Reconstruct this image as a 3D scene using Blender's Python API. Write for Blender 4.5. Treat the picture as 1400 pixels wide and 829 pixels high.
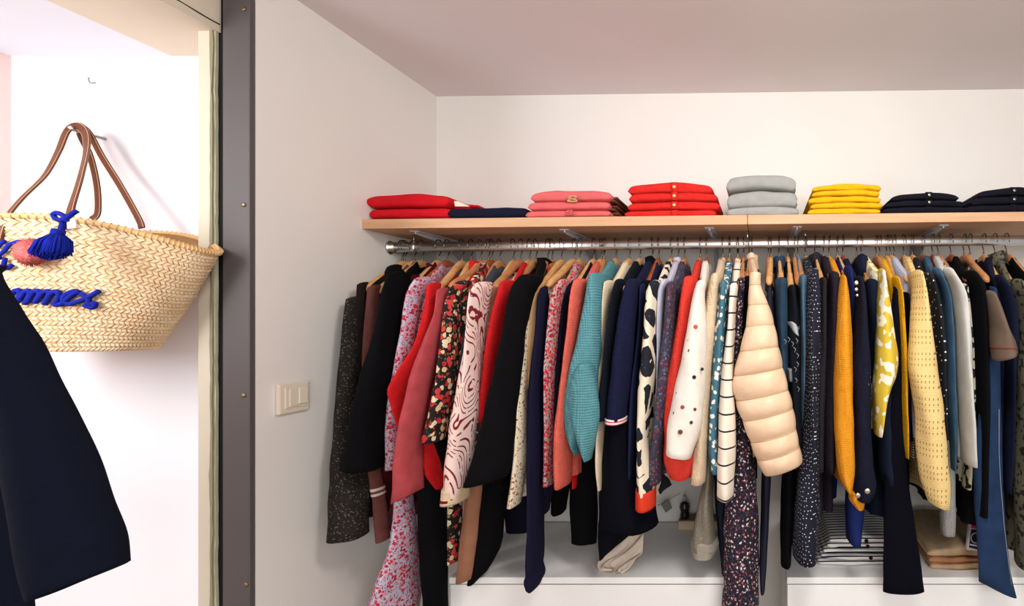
import bpy, bmesh, math, random
from mathutils import Vector, noise
random.seed(7)
C = bpy.context.scene.collection
for o in list(bpy.data.objects): bpy.data.objects.remove(o)

# ---------------------------------------------------------------- camera, world, lights, exposure
FPX, CX, CY, H = 705.0, 1040.0, 438.0, 1.42
cam = bpy.data.cameras.new('camera'); cam.sensor_width = 36.0; cam.lens = FPX/1400*36
cam.shift_x = (700-CX)/1400; cam.shift_y = (CY-414.5)/1400; cam.clip_start = .02
co = bpy.data.objects.new('camera', cam); C.objects.link(co)
co.location = (0, 0, H); co.rotation_euler = (math.pi/2, 0, 0)
bpy.context.scene.camera = co
w = bpy.data.worlds.new('world'); bpy.context.scene.world = w; w.use_nodes = True
w.node_tree.nodes['Background'].inputs[0].default_value = (1.0, .98, .96, 1)
w.node_tree.nodes['Background'].inputs[1].default_value = .40
def area(name, loc, target, sx, sy, power, col):
    l = bpy.data.lights.new(name, 'AREA'); l.shape = 'RECTANGLE'; l.size = sx; l.size_y = sy
    l.energy = power; l.color = col
    o = bpy.data.objects.new(name, l); C.objects.link(o); o.location = loc
    o.rotation_euler = (Vector(target)-Vector(loc)).to_track_quat('-Z', 'Y').to_euler()
    return o
area('shop_window_light', (.9, -2.1, 1.75), (-.45, 1.7, 1.45), 2.4, 1.3, 56, (.985, .985, .98))
area('ceiling_lamp_light', (.25, .55, 2.16), (.1, 1.3, 1.2), .4, .3, 9.5, (1, .965, .93))
area('passage_daylight', (-1.72, .30, 1.72), (-1.55, 1.3, 1.30), 0.5, .7, 12, (.95, .97, 1))
vs = bpy.context.scene.view_settings
bpy.context.scene.display_settings.display_device = 'sRGB'
vs.view_transform = 'Standard'; vs.look = 'None'; vs.gamma = 1; vs.use_curve_mapping = False
vs.exposure = 0.32

# ---------------------------------------------------------------- helpers
def P(px, py, Y): return Vector(((px-CX)*Y/FPX, Y, H+(CY-py)*Y/FPX))
def SL(x): return .0115*(x+1.175)                      # the shelf, rail and ceiling rise a little to the right
def lin(c):
    return tuple(((v/255)/12.92 if v/255 <= .04045 else ((v/255+.055)/1.055)**2.4) for v in c)+(1,)

def link(name, me, m, parent=None, smooth=True, kind=None):
    o = bpy.data.objects.new(name, me); C.objects.link(o)
    if m: me.materials.append(m)
    if parent is not None:
        off = parent.matrix_basis.translation.copy()
        if parent.parent: off += parent.parent.matrix_basis.translation
        me.transform(__import__('mathutils').Matrix.Translation(-off))
        o.parent = parent
    if smooth:
        for p in me.polygons: p.use_smooth = True
    if kind: o['kind'] = kind
    return o
def mesh(name, vs_, fs, m, parent=None, smooth=True, kind=None):
    me = bpy.data.meshes.new(name); me.from_pydata([tuple(v) for v in vs_], [], fs); me.update()
    return link(name, me, m, parent, smooth, kind)
def empty(name, loc, label=None, cat=None, group=None):
    o = bpy.data.objects.new(name, None); C.objects.link(o); o.location = loc; o.empty_display_size = .02
    if label: o['label'] = label
    if cat: o['category'] = cat
    if group: o['group'] = group
    return o
def tag(o, label, cat, group=None):
    o['label'] = label; o['category'] = cat
    if group: o['group'] = group
    return o
def box_data(x0, y0, z0, x1, y1, z1, bev=0, seg=2):
    bm = bmesh.new(); bmesh.ops.create_cube(bm, size=1)
    for v in bm.verts:
        v.co = Vector((x0+(v.co.x+.5)*(x1-x0), y0+(v.co.y+.5)*(y1-y0), z0+(v.co.z+.5)*(z1-z0)))
    if bev: bmesh.ops.bevel(bm, geom=bm.edges[:], offset=bev, segments=seg, affect='EDGES', profile=.5)
    me = bpy.data.meshes.new('box'); bm.to_mesh(me); bm.free(); return me
def box(name, a, b, m, parent=None, bev=0, tilt=False, kind=None):
    me = box_data(*a, *b, bev=bev)
    if tilt:
        for v in me.vertices: v.co.z += SL(v.co.x)
    return link(name, me, m, parent, smooth=False, kind=kind)
def loft_data(rings, cap0=True, cap1=True, closed=True):
    n = len(rings[0]); V = [v for r in rings for v in r]; F = []
    for i in range(len(rings)-1):
        for j in range(n if closed else n-1):
            k = (j+1) % n
            F.append((i*n+j, i*n+k, (i+1)*n+k, (i+1)*n+j))
    if cap0: F.append(tuple(range(n))[::-1])
    if cap1: F.append(tuple((len(rings)-1)*n+j for j in range(n)))
    return V, F
def tube_data(pts, r, n=8, flat=1.0, up=None, taper=None):
    pts = [Vector(p) for p in pts]; rings = []; N = len(pts)
    nrm = None
    for i, p in enumerate(pts):
        t = (pts[min(i+1, N-1)]-pts[max(i-1, 0)]).normalized()
        if nrm is None:
            a = Vector(up) if up else (Vector((0, 0, 1)) if abs(t.z) < .8 else Vector((1, 0, 0)))
            nrm = (a-t*a.dot(t)).normalized()
        else: nrm = (nrm-t*nrm.dot(t)).normalized()
        b = t.cross(nrm)
        rr = r[i] if isinstance(r, (list, tuple)) else r
        rings.append([p+nrm*math.cos(2*math.pi*j/n)*rr*flat+b*math.sin(2*math.pi*j/n)*rr for j in range(n)])
    return loft_data(rings)
def tube(name, pts, r, m, parent=None, n=8, flat=1.0, up=None):
    V, F = tube_data(pts, r, n, flat, up); return mesh(name, V, F, m, parent)
def catmull(pts, k=6):
    pts = [Vector(p) for p in pts]; out = []
    for i in range(len(pts)-1):
        p0, p1, p2, p3 = pts[max(i-1, 0)], pts[i], pts[i+1], pts[min(i+2, len(pts)-1)]
        for j in range(k):
            t = j/k
            out.append(.5*((2*p1)+(p2-p0)*t+(2*p0-5*p1+4*p2-p3)*t*t+(-p0+3*p1-3*p2+p3)*t**3))
    out.append(pts[-1]); return out
def join_data(parts):
    V, F = [], []
    for v, f in parts:
        o = len(V); V += v; F += [tuple(i+o for i in q) for q in f]
    return V, F

# ---------------------------------------------------------------- materials
class NT:
    def __init__(s, name, rough=.85, spec=.3):
        s.m = bpy.data.materials.new(name); s.m.use_nodes = True; s.t = s.m.node_tree
        s.b = s.t.nodes['Principled BSDF']; s.b.inputs['Roughness'].default_value = rough
        s.b.inputs['Specular IOR Level'].default_value = spec
        s.co = s.n('ShaderNodeTexCoord').outputs['Object']
    def n(s, k, **kw):
        q = s.t.nodes.new(k)
        for a, b in kw.items():
            if a in q.inputs.keys(): q.inputs[a].default_value = b
            else: setattr(q, a, b)
        return q
    def l(s, a, b): s.t.links.new(a, b)
    def math(s, op, a, b=0.0, c=0.0):
        q = s.n('ShaderNodeMath'); q.operation = op
        for i, v in enumerate((a, b, c)):
            if hasattr(v, 'is_linked'): s.l(v, q.inputs[i])
            else: q.inputs[i].default_value = v
        return q.outputs[0]
    def mix(s, f, a, b):
        q = s.n('ShaderNodeMix'); q.data_type = 'RGBA'
        for i, v in ((0, f), (6, a), (7, b)):
            if hasattr(v, 'is_linked'): s.l(v, q.inputs[i])
            else: q.inputs[i].default_value = v if i == 0 else v
        return q.outputs[2]
    def noise(s, scale, detail=3, co=None):
        q = s.n('ShaderNodeTexNoise'); q.inputs['Scale'].default_value = scale; q.inputs['Detail'].default_value = detail
        s.l(co or s.co, q.inputs['Vector']); return q
    def vor(s, scale, rnd=1.0, co=None, feat='F1'):
        q = s.n('ShaderNodeTexVoronoi'); q.feature = feat; q.inputs['Scale'].default_value = scale
        if 'Randomness' in q.inputs: q.inputs['Randomness'].default_value = rnd
        s.l(co or s.co, q.inputs['Vector']); return q
    def warp(s, scale, amt):
        nn = s.noise(scale, 2)
        a = s.n('ShaderNodeVectorMath'); a.operation = 'MULTIPLY_ADD'
        s.l(nn.outputs['Color'], a.inputs[0]); a.inputs[1].default_value = (amt,)*3; s.l(s.co, a.inputs[2])
        return a.outputs[0]
    def sep(s, v):
        q = s.n('ShaderNodeSeparateXYZ'); s.l(v, q.inputs[0]); return q.outputs
    def ramp(s, f, cols):
        q = s.n('ShaderNodeValToRGB'); q.color_ramp.interpolation = 'CONSTANT'
        e = q.color_ramp.elements
        while len(e) < len(cols): e.new(.5)
        for i, c in enumerate(cols): e[i].position = i/len(cols); e[i].color = c
        s.l(f, q.inputs[0]); return q.outputs[0]
    def color(s, c):
        if hasattr(c, 'is_linked'): s.l(c, s.b.inputs['Base Color'])
        else: s.b.inputs['Base Color'].default_value = c
    def bump(s, h, strength=.4, dist=.002):
        q = s.n('ShaderNodeBump'); q.inputs['Strength'].default_value = strength; q.inputs['Distance'].default_value = dist
        s.l(h, q.inputs['Height']); s.l(q.outputs[0], s.b.inputs['Normal'])
MC = {}
def cached(fn):
    def wfn(*a):
        k = (fn.__name__,)+tuple(map(str, a))
        if k not in MC: MC[k] = fn(*a)
        return MC[k]
    return wfn
def weave(t, k=700):
    return t.noise(k, 2).outputs[0]
@cached
def cloth(c, var=.12, sheen=.0):
    t = NT('cloth', .95, .08); c = lin(c)
    d = tuple(v*(1-var*1.6) for v in c[:3])+(1,)
    t.color(t.mix(t.noise(38, 4).outputs[0], d, tuple(min(1, v*(1+var*.8)) for v in c[:3])+(1,)))
    t.bump(weave(t), .35, .0015)
    return t.m
@cached
def knit(c, sc=150, strength=.7):
    t = NT('knit', .95, .15); c = lin(c)
    x, y, z = t.sep(t.warp(14, .012))
    a = t.math('SINE', t.math('MULTIPLY', z, sc*9)); b = t.math('SINE', t.math('MULTIPLY', t.math('ADD', x, y), sc*9))
    h = t.math('MULTIPLY', t.math('ADD', a, 1.2), t.math('ADD', b, 1.2))
    h2 = t.math('ADD', h, t.noise(320, 3).outputs[0])
    t.color(t.mix(t.math('MULTIPLY', t.noise(60, 5).outputs[0], 1.0), tuple(v*.72 for v in c[:3])+(1,), tuple(min(1, v*1.12) for v in c[:3])+(1,)))
    t.bump(h2, strength*.7, .0010); return t.m
@cached
def tweed(c, c2):
    t = NT('tweed', .95, .1)
    q = t.vor(420).outputs['Color']; r = t.sep(q)[0]
    t.color(t.mix(t.math('GREATER_THAN', r, .93), t.mix(t.noise(120, 4).outputs[0], lin(c), tuple(v*1.9 for v in lin(c)[:3])+(1,)), lin(c2)))
    t.bump(t.noise(400).outputs[0], .6, .002); return t.m
@cached
def floral(bg, pal, leaf, s, dens=.42):
    t = NT('floral'); co = t.warp(90, .010)
    v2 = t.vor(s*2.1, 1, co); m2 = t.math('LESS_THAN', v2.outputs['Distance'], .40)
    m2 = t.math('MULTIPLY', m2, t.math('GREATER_THAN', t.sep(v2.outputs['Color'])[1], .35))
    base = t.mix(m2, lin(bg), t.ramp(t.sep(v2.outputs['Color'])[0], [lin(c) for c in leaf]))
    v1 = t.vor(s, 1, co); m1 = t.math('LESS_THAN', v1.outputs['Distance'], dens)
    m1 = t.math('MULTIPLY', m1, t.math('GREATER_THAN', t.sep(v1.outputs['Color'])[1], .22))
    fl = t.ramp(t.sep(v1.outputs['Color'])[0], [lin(c) for c in pal])
    pet = t.math('LESS_THAN', t.vor(s*3.3, 1, co).outputs['Distance'], .22)
    fl = t.mix(t.math('MULTIPLY', pet, .55), fl, lin(bg))
    t.color(t.mix(m1, base, fl)); t.bump(weave(t), .3, .001); return t.m
@cached
def dots(bg, cols, s, thr, rnd=.6):
    t = NT('dotted_cloth'); x, y, z = t.sep(t.warp(14, .004)); cb = t.n('ShaderNodeCombineXYZ')
    t.l(t.math('SUBTRACT', x, y), cb.inputs[0]); t.l(z, cb.inputs[1]); v = t.vor(s, rnd, cb.outputs[0]); v.voronoi_dimensions = '2D'
    t.color(t.mix(t.math('LESS_THAN', v.outputs['Distance'], thr), lin(bg), t.ramp(t.sep(v.outputs['Color'])[0], [lin(c) for c in cols])))
    t.bump(weave(t), .3, .001); return t.m
@cached
def stripes(bg, c, period, duty, phase=0.0, axis=2):
    t = NT('striped_cloth'); z = t.sep(t.warp(9, .006))[axis]
    f = t.math('FRACT', t.math('ADD', t.math('DIVIDE', z, period), 50+phase))
    t.color(t.mix(t.math('LESS_THAN', f, duty), lin(bg), lin(c))); t.bump(weave(t, 500), .4, .0015); return t.m
@cached
def swirl(bg, c, s, wd):
    t = NT('swirl_print'); nn = t.n('ShaderNodeTexWave'); nn.wave_type = 'BANDS'; nn.bands_direction = 'DIAGONAL'
    nn.inputs['Scale'].default_value = s; nn.inputs['Distortion'].default_value = 16; nn.inputs['Detail'].default_value = 0
    nn.inputs['Detail Scale'].default_value = 1.6; mp = t.n('ShaderNodeMapping'); t.l(t.co, mp.inputs[0]); mp.inputs['Scale'].default_value = (1.5, 1.5, .8); t.l(mp.outputs[0], nn.inputs['Vector'])
    a = t.math('ABSOLUTE', t.math('SUBTRACT', nn.outputs['Fac'], .5))
    gap = t.math('GREATER_THAN', t.noise(70, 1).outputs[0], .42)
    t.color(t.mix(t.math('MULTIPLY', gap, t.math('LESS_THAN', a, wd)), lin(bg), lin(c))); t.bump(weave(t), .3, .001); return t.m
@cached
def layers(bg, c, period, duty, phase):
    t = NT('striped_cloth'); x, y, z = t.sep(t.warp(6, .004))
    f = t.math('FRACT', t.math('ADD', t.math('DIVIDE', t.math('ADD', t.math('MULTIPLY', y, .8), z), period), 50+phase))
    t.color(t.mix(t.math('LESS_THAN', f, duty), lin(bg), lin(c))); t.bump(weave(t, 500), .3, .001); return t.m
@cached
def patches(bg, c, s, wd, sp):
    t = NT('patch_print'); co = t.warp(40, .012); v = t.vor(s, 1, co, 'DISTANCE_TO_EDGE')
    base = t.mix(t.math('LESS_THAN', v.outputs['Distance'], wd), lin(c), lin(bg))
    d = t.vor(s*7, .5); b2 = t.math('MULTIPLY', t.math('LESS_THAN', d.outputs['Distance'], .25), t.math('GREATER_THAN', v.outputs['Distance'], wd+.16))
    t.color(t.mix(b2, base, lin(sp))); t.bump(weave(t), .3, .001); return t.m
@cached
def blotch(bg, c, s, thr):
    t = NT('blotch_print'); nn = t.noise(s, 1.5)
    t.color(t.mix(t.math('GREATER_THAN', nn.outputs[0], thr), lin(bg), lin(c))); t.bump(weave(t), .3, .001); return t.m
@cached
def denim(c):
    t = NT('denim', .8, .2); c = lin(c); x, y, z = t.sep(t.co)
    tw = t.math('SINE', t.math('MULTIPLY', t.math('ADD', t.math('ADD', x, y), z), 2600))
    t.color(t.mix(t.noise(26, 6).outputs[0], tuple(v*.55 for v in c[:3])+(1,), tuple(min(1, v*1.5) for v in c[:3])+(1,)))
    t.bump(t.math('ADD', tw, t.noise(300).outputs[0]), .35, .001); return t.m
@cached
def pointelle(c, d):
    t = NT('pointelle_knit', .95, .15); x, y, z = t.sep(t.warp(12, .006))
    f = t.math('FRACT', t.math('ADD', t.math('DIVIDE', z, .014), 50)); row = t.math('FRACT', t.math('ADD', t.math('DIVIDE', z, .056), 50))
    g = t.math('FRACT', t.math('ADD', t.math('DIVIDE', t.math('SUBTRACT', x, t.math('MULTIPLY', y, .6)), .0105), 50))
    m = t.math('MULTIPLY', t.math('LESS_THAN', f, .42), t.math('MULTIPLY', t.math('LESS_THAN', g, .24), t.math('LESS_THAN', row, .62)))
    t.color(t.mix(m, t.mix(t.noise(60, 4).outputs[0], tuple(v*.86 for v in lin(c)[:3])+(1,), lin(c)), lin(d)))
    t.bump(t.math('SUBTRACT', t.math('MULTIPLY', t.math('SINE', t.math('MULTIPLY', z, 1500)), .5), t.math('MULTIPLY', m, 3)), .5, .0015); return t.m
@cached
def wood(c1, c2, axis='X', sc=6, rough=.45):
    t = NT('wood', rough, .4); mp = t.n('ShaderNodeMapping'); t.l(t.co, mp.inputs[0])
    mp.inputs['Scale'].default_value = {'X': (1, 14, 14), 'Y': (14, 1, 14), 'Z': (14, 14, 1)}[axis]
    nn = t.noise(sc, 6, mp.outputs[0]); r = t.n('ShaderNodeMapRange', **{'From Min': .3, 'From Max': .7}); t.l(nn.outputs[0], r.inputs[0])
    t.color(t.mix(r.outputs[0], lin(c1), lin(c2))); t.bump(nn.outputs[0], .12, .001); return t.m
@cached
def paint(c, rough=.75, var=.04, bump=.12, sc=30):
    t = NT('paint', rough, .3); c = lin(c)
    t.color(t.mix(t.noise(2.2, 4).outputs[0], tuple(v*(1-var*2) for v in c[:3])+(1,), tuple(min(1, v*(1+var)) for v in c[:3])+(1,)))
    t.bump(t.noise(sc, 6).outputs[0], bump, .004); return t.m
@cached
def metal(c, rough=.25, met=1.0):
    t = NT('metal', rough, .5); t.b.inputs['Metallic'].default_value = met
    t.color(t.mix(t.noise(40, 4).outputs[0], tuple(v*.85 for v in lin(c)[:3])+(1,), lin(c))); return t.m
@cached
def plastic(c, rough=.35):
    t = NT('plastic', rough, .5); t.color(lin(c)); return t.m
@cached
def straw(c1, c2):
    t = NT('straw', .6, .3); x, y, z = t.sep(t.co)
    q = t.vor(55); r = t.sep(q.outputs['Color'])[0]
    t.color(t.mix(t.math('MULTIPLY', t.math('ADD', r, t.noise(12, 3).outputs[0]), .5), lin(c1), lin(c2)))
    t.bump(t.noise(900, 2).outputs[0], .4, .001); return t.m

LW = wood((196, 140, 84), (224, 174, 118), 'Y'); RW = wood((140, 66, 30), (178, 92, 48), 'Y'); MW = wood((168, 110, 66), (196, 140, 90), 'Y')
CHROME = metal((220, 218, 216), .3); WIRE = metal((118, 108, 94), .3); WHITE_PL = plastic((226, 214, 196))
BLACK = cloth((9, 9, 12)); NAVY = cloth((22, 25, 48))

# ---------------------------------------------------------------- the room
DB = 1.87; XW = -1.175
WALL = paint((230, 226, 220)); 
s = box('wall_back', (XW, DB, 0), (2.4, DB+.1, 2.42), WALL, kind='structure')
s = box('wall_left', (XW-.12, 1.20, 0), (XW, DB+.1, 2.42), WALL, kind='structure')
me = box_data(-2.2, -2.6, H+.812, 2.4, DB+.1, H+.9)
for v in me.vertices: v.co.z += .0125*(v.co.x+1.17)
s = link('ceiling', me, paint((232, 225, 226), .8), None, False, 'structure')
s = box('floor', (-2.2, -2.6, -.05), (2.4, DB+.1, 0), wood((150, 128, 108), (170, 148, 126), 'X', 3), kind='structure')
# passage at the left: thick side wall above the opening, bright wall behind it
LINT = paint((222, 208, 188), .8)
s = box('wall_lintel', (-1.485, -.6, H+.666), (-1.2495, 1.30, 2.33), LINT, kind='structure')
s = box('wall_passage', (-1.93, 1.30, 0), (-1.262, 1.40, H+.72), paint((240, 240, 244), .85, .01, .03), kind='structure')
s = box('wall_passage_side', (-1.99, -.6, 0), (-1.889, 1.42, H+.72), paint((224, 196, 190), .85, .02), kind='structure')
s = box('ceiling_passage', (-1.95, -.6, H+.666), (-1.485, 1.40, H+.72), paint((226, 228, 236), .85, .01, .03), kind='structure')
# jamb: cream board with a rough broken plaster edge
s = box('trim_jamb', (-1.2930, 1.185, 0), (-1.2625, 1.1995, H+.666), paint((204, 194, 174), .7), kind='structure', bev=.001)
def rough_strip(name, x0, x1, y0, y1, z0, z1, amp, m, seed):
    rings = []; N = 110
    for i in range(N+1):
        z = z0+(z1-z0)*i/N
        a = noise.noise(Vector((seed, 0, z*9)))*amp+noise.noise(Vector((seed, 3, z*40)))*amp*.5
        b = noise.noise(Vector((seed+9, 0, z*11)))*amp+noise.noise(Vector((seed+9, 3, z*47)))*amp*.6
        rings.append([Vector((x0+a*.4, y0+a, z)), Vector((x1+b, y0+b*.6, z)), Vector((x1+b, y1, z)), Vector((x0, y1, z))])
    V, F = loft_data(rings); return mesh(name, V, F, m, None, False, 'structure')
rough_strip('trim_plaster_edge', -1.2640, -1.2585, 1.183, 1.1992, 0, H+.79, .002, paint((146, 138, 112), .9, .15, .6, 60), 3)
rough_strip('trim_plaster_lip', -1.261, -1.2555, 1.187, 1.1992, 0, H+.79, .002, paint((196, 190, 164), .9, .15, .6, 60), 21)
s = box('trim_gap', (-1.2580, 1.194, 0), (-1.2360, 1.1996, 2.23), paint((14, 12, 14), .9), kind='structure')
post = empty('steel_post', (-1.208, 1.22, 0), 'grey painted steel door post running floor to ceiling beside the passage', 'post')
box('post_body', (-1.2378, 1.186, 0), (XW-.0002, 1.1995, 2.228), paint((86, 80, 80), .5, .08, .08), post, bev=.0015)
for px, py in ((333, 12), (333, 280), (333, 541), (336, 800)):
    c = P(px, py, 1.185); bm = bmesh.new()
    bmesh.ops.create_uvsphere(bm, u_segments=12, v_segments=6, radius=.0052)
    for v in bm.verts: v.co = Vector((v.co.x, v.co.y*.45, v.co.z))+c
    me = bpy.data.meshes.new('screw'); bm.to_mesh(me); bm.free(); link('screw', me, metal((150, 130, 100), .45), post)
rings = []
for i in range(60):
    y = .35+.84*i/59; r = .0016+.0012*noise.noise(Vector((y*30, 1, 2))); dz = .004*noise.noise(Vector((y*14, 5, 1)))
    rings.append([Vector((-1.2490+r*math.cos(a), y, H+.684+dz+r*math.sin(a))) for a in [2*math.pi*j/6 for j in range(6)]])
V, F = loft_data(rings); mesh('trim_crack', V, F, paint((70, 62, 50), .9), None, True, 'structure')
# light switch on the side wall
sw = empty('light_switch', (XW, 1.29, H-.19), 'cream plastic rocker light switch on the left side wall', 'switch')
box('plate', (XW, 1.246, H-.231), (XW+.011, 1.332, H-.155), WHITE_PL, sw, bev=.004)
box('surround', (XW+.009, 1.262, H-.218), (XW+.0135, 1.322, H-.166), plastic((222, 210, 190)), sw, bev=.001)
r1 = box('rocker', (XW+.011, 1.271, H-.214), (XW+.0155, 1.2935, H-.170), plastic((224, 212, 194)), sw, bev=.001)
r1 = box('rocker', (XW+.011, 1.2945, H-.210), (XW+.0180, 1.318, H-.170), plastic((230, 220, 202)), sw, bev=.001)
# shelf boards
SH = wood((196, 150, 112), (212, 168, 130), 'X', 5, .55)
XS = (1022-CX)*1.52/FPX
for i, (a, b) in enumerate(((XW+.0005, XS-.0008), (XS+.0008, 2.2))):
    o = box('shelf_board', (a, 1.52, H+.2695), (b, DB, H+.2975), SH, tilt=True, bev=.0012)
    tag(o, ('left board of the pale wooden wall shelf, reaching to the corner', 'right board of the pale wooden wall shelf, below the yellow and navy knitwear')[i], 'shelf')
# brackets
BR = paint((186, 184, 188), .4, .03, .05)
for i, (px, wh) in enumerate(((568, 'nearest the left corner'), (772, 'below the pink knitwear'), (970, 'below the coral cardigans'), (1090, 'below the gap between grey and yellow piles'), (1290, 'below the navy cardigans'))):
    x = (px-CX)*1.56/FPX; dz = SL(x); zt = H+.2695+dz
    b = empty('shelf_bracket', (x, DB, zt), 'pale metal shelf bracket '+wh, 'bracket')
    V, F = loft_data([[Vector((x-.014, y, zt-.0005)), Vector((x+.014, y, zt-.0005)), Vector((x+.014, y, zt-.004)), Vector((x-.014, y, zt-.004))] for y in (1.555, 1.57, DB)])
    mesh('flange', V, F, BR, b, False)
    V, F = loft_data([[Vector((x-.0022, y, zt-.004)), Vector((x+.0022, y, zt-.004)), Vector((x+.0022, y, zt-.004-d)), Vector((x-.0022, y, zt-.004-d))] for y, d in ((1.56, .006), (1.66, .014), (1.74, .03), (1.80, .07), (1.845, .11), (DB, .12))])
    mesh('web', V, F, BR, b, False)
    box('wall_plate', (x-.013, DB-.004, zt-.14), (x+.013, DB-.0002, zt-.004), BR, b)
# rail
RY = 1.63; RZ = H+.2300
rail = empty('clothes_rail', (0, RY, RZ), 'long oval chrome clothes rail fixed below the wooden shelf', 'rail')
V, F = loft_data([[Vector((x, RY+.0075*math.cos(t), RZ+SL(x)+.0158*math.sin(t))) for t in [2*math.pi*j/20 for j in range(20)]] for x in (XW+.004, -.5, .2, 2.1)])
mesh('tube', V, F, CHROME, rail)
V, F = loft_data([[Vector((x, RY+r*math.cos(t), RZ+SL(x)+r*1.25*math.sin(t))) for t in [2*math.pi*j/20 for j in range(20)]] for x, r in ((XW, .017), (XW+.005, .017), (XW+.006, .013), (XW+.022, .013))])
mesh('end_socket', V, F, CHROME, rail)
for px in (566, 1022, 1101):
    x = (px-CX)*RY/FPX; z = RZ+SL(x)
    tube('rail_hanger', [(x, RY, z+.010), (x, RY, z+.0395)], .0028, CHROME, rail)
    V, F = loft_data([[Vector((xx, RY+.0098*math.cos(t), z+.0168*math.sin(t))) for t in [2*math.pi*j/16 for j in range(16)]] for xx in (x-.006, x+.006)])
    mesh('rail_collar', V, F, CHROME, rail)
# cabinets
CW = paint((238, 238, 236), .45, .01, .02); ZC = H-.725
def cabinet(x0, x1, label, splits):
    c = empty('drawer_cabinet', ((x0+x1)/2, 1.65, 0), label, 'cabinet')
    box('top_panel', (x0, 1.452, ZC-.018), (x1, DB-.025, ZC), CW, c, bev=.001)
    box('side_panel', (x0, 1.475, .04), (x0+.018, DB-.026, ZC-.0185), CW, c)
    box('side_panel', (x1-.018, 1.475, .04), (x1, DB-.026, ZC-.0185), CW, c)
    box('back_panel', (x0+.018, DB-.03, .04), (x1-.018, DB-.026, ZC-.0185), CW, c)
    box('plinth', (x0+.01, 1.49, 0), (x1-.01, 1.80, .04), CW, c)
    for a, b in splits:
        for k in range(2):
            z1 = ZC-.0225-k*.325
            d = box('drawer', (a+.0015, 1.455, z1-.318), (b-.0015, 1.473, z1), CW, c, bev=.0008)
            box('drawer_box', (a+.02, 1.4735, z1-.30), (b-.02, 1.80, z1-.05), paint((210, 208, 204)), d)
cabinet((614-CX)*1.452/FPX, (991-CX)*1.452/FPX, 'white drawer cabinet at left, under the red to navy clothes', [((614-CX)*1.452/FPX, (991-CX)*1.452/FPX)])
cabinet((1076-CX)*1.452/FPX, 1.0, 'white drawer cabinet at right, carrying the striped tops', [((1076-CX)*1.452/FPX, 1.0)])
# ---------------------------------------------------------------- hangers
HARM = [(0, .172), (.03, .168), (.06, .156), (.10, .136), (.14, .118), (.18, .101), (.207, .088)]
def hz(d):
    d = abs(d)
    for (a, za), (b, zb) in zip(HARM, HARM[1:]):
        if d <= b: return za+(zb-za)*(d-a)/(b-a)
    return HARM[-1][1]
def hanger(xh, xt, tone, label, drop=0.0, reach=1.0):
    """wooden clothes hanger on the rail at x = xh, its front tip at x = xt"""
    z0 = H+SL(xh); h = empty('wooden_hanger', (xh, RY, z0+.172), label, 'hanger', 'wooden hangers on the chrome clothes rail')
    m = LW if tone == 'l' else (RW if tone == 'r' else MW)
    rings = []
    N = 15
    for i in range(-N, N+1):
        u = i/N; d = abs(u)*.207*(reach if u < 0 else 1)
        y = RY+(d if u > 0 else -d)
        if u > 0: y = RY+d*.95
        x = xh+(xt-xh)*(-u)*(1 if u < 0 else .25)
        z = z0+hz(abs(u)*.207)-drop*abs(u)
        rz = (.0165-.006*abs(u)) if abs(u) < .94 else .0095
        rx = .0080+.0022*abs(u) if abs(u) < .97 else .008
        if abs(i) == N: rz *= .6; rx *= .6
        rings.append([Vector((x+rx*math.cos(t), y, z+rz*math.sin(t))) for t in [2*math.pi*j/12 for j in range(12)]])
    V, F = loft_data(rings); mesh('hanger_arms', V, F, m, h)
    ln = random.uniform(-.3, .3); r = .0205; pts = [(xh, RY, z0+.178), (xh, RY, z0+.198)]
    zr = .2300
    for k in range(13):
        a = math.radians(-60+k*22)
        pts.append((xh+ln*.012*math.sin(math.radians(k*18)), RY+r*.95*math.cos(a), z0+zr+.0013+r*math.sin(a)))
    hk = tube('hook', catmull(pts, 2), .0019, WIRE, h, 6)
    V, F = loft_data([[Vector((xh+q*math.cos(t), RY+q*math.sin(t), z)) for t in [2*math.pi*j/8 for j in range(8)]] for z, q in ((z0+.184, .0034), (z0+.192, .0034), (z0+.194, .002))])
    mesh('ferrule', V, F, WIRE, h)
    return h

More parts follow.
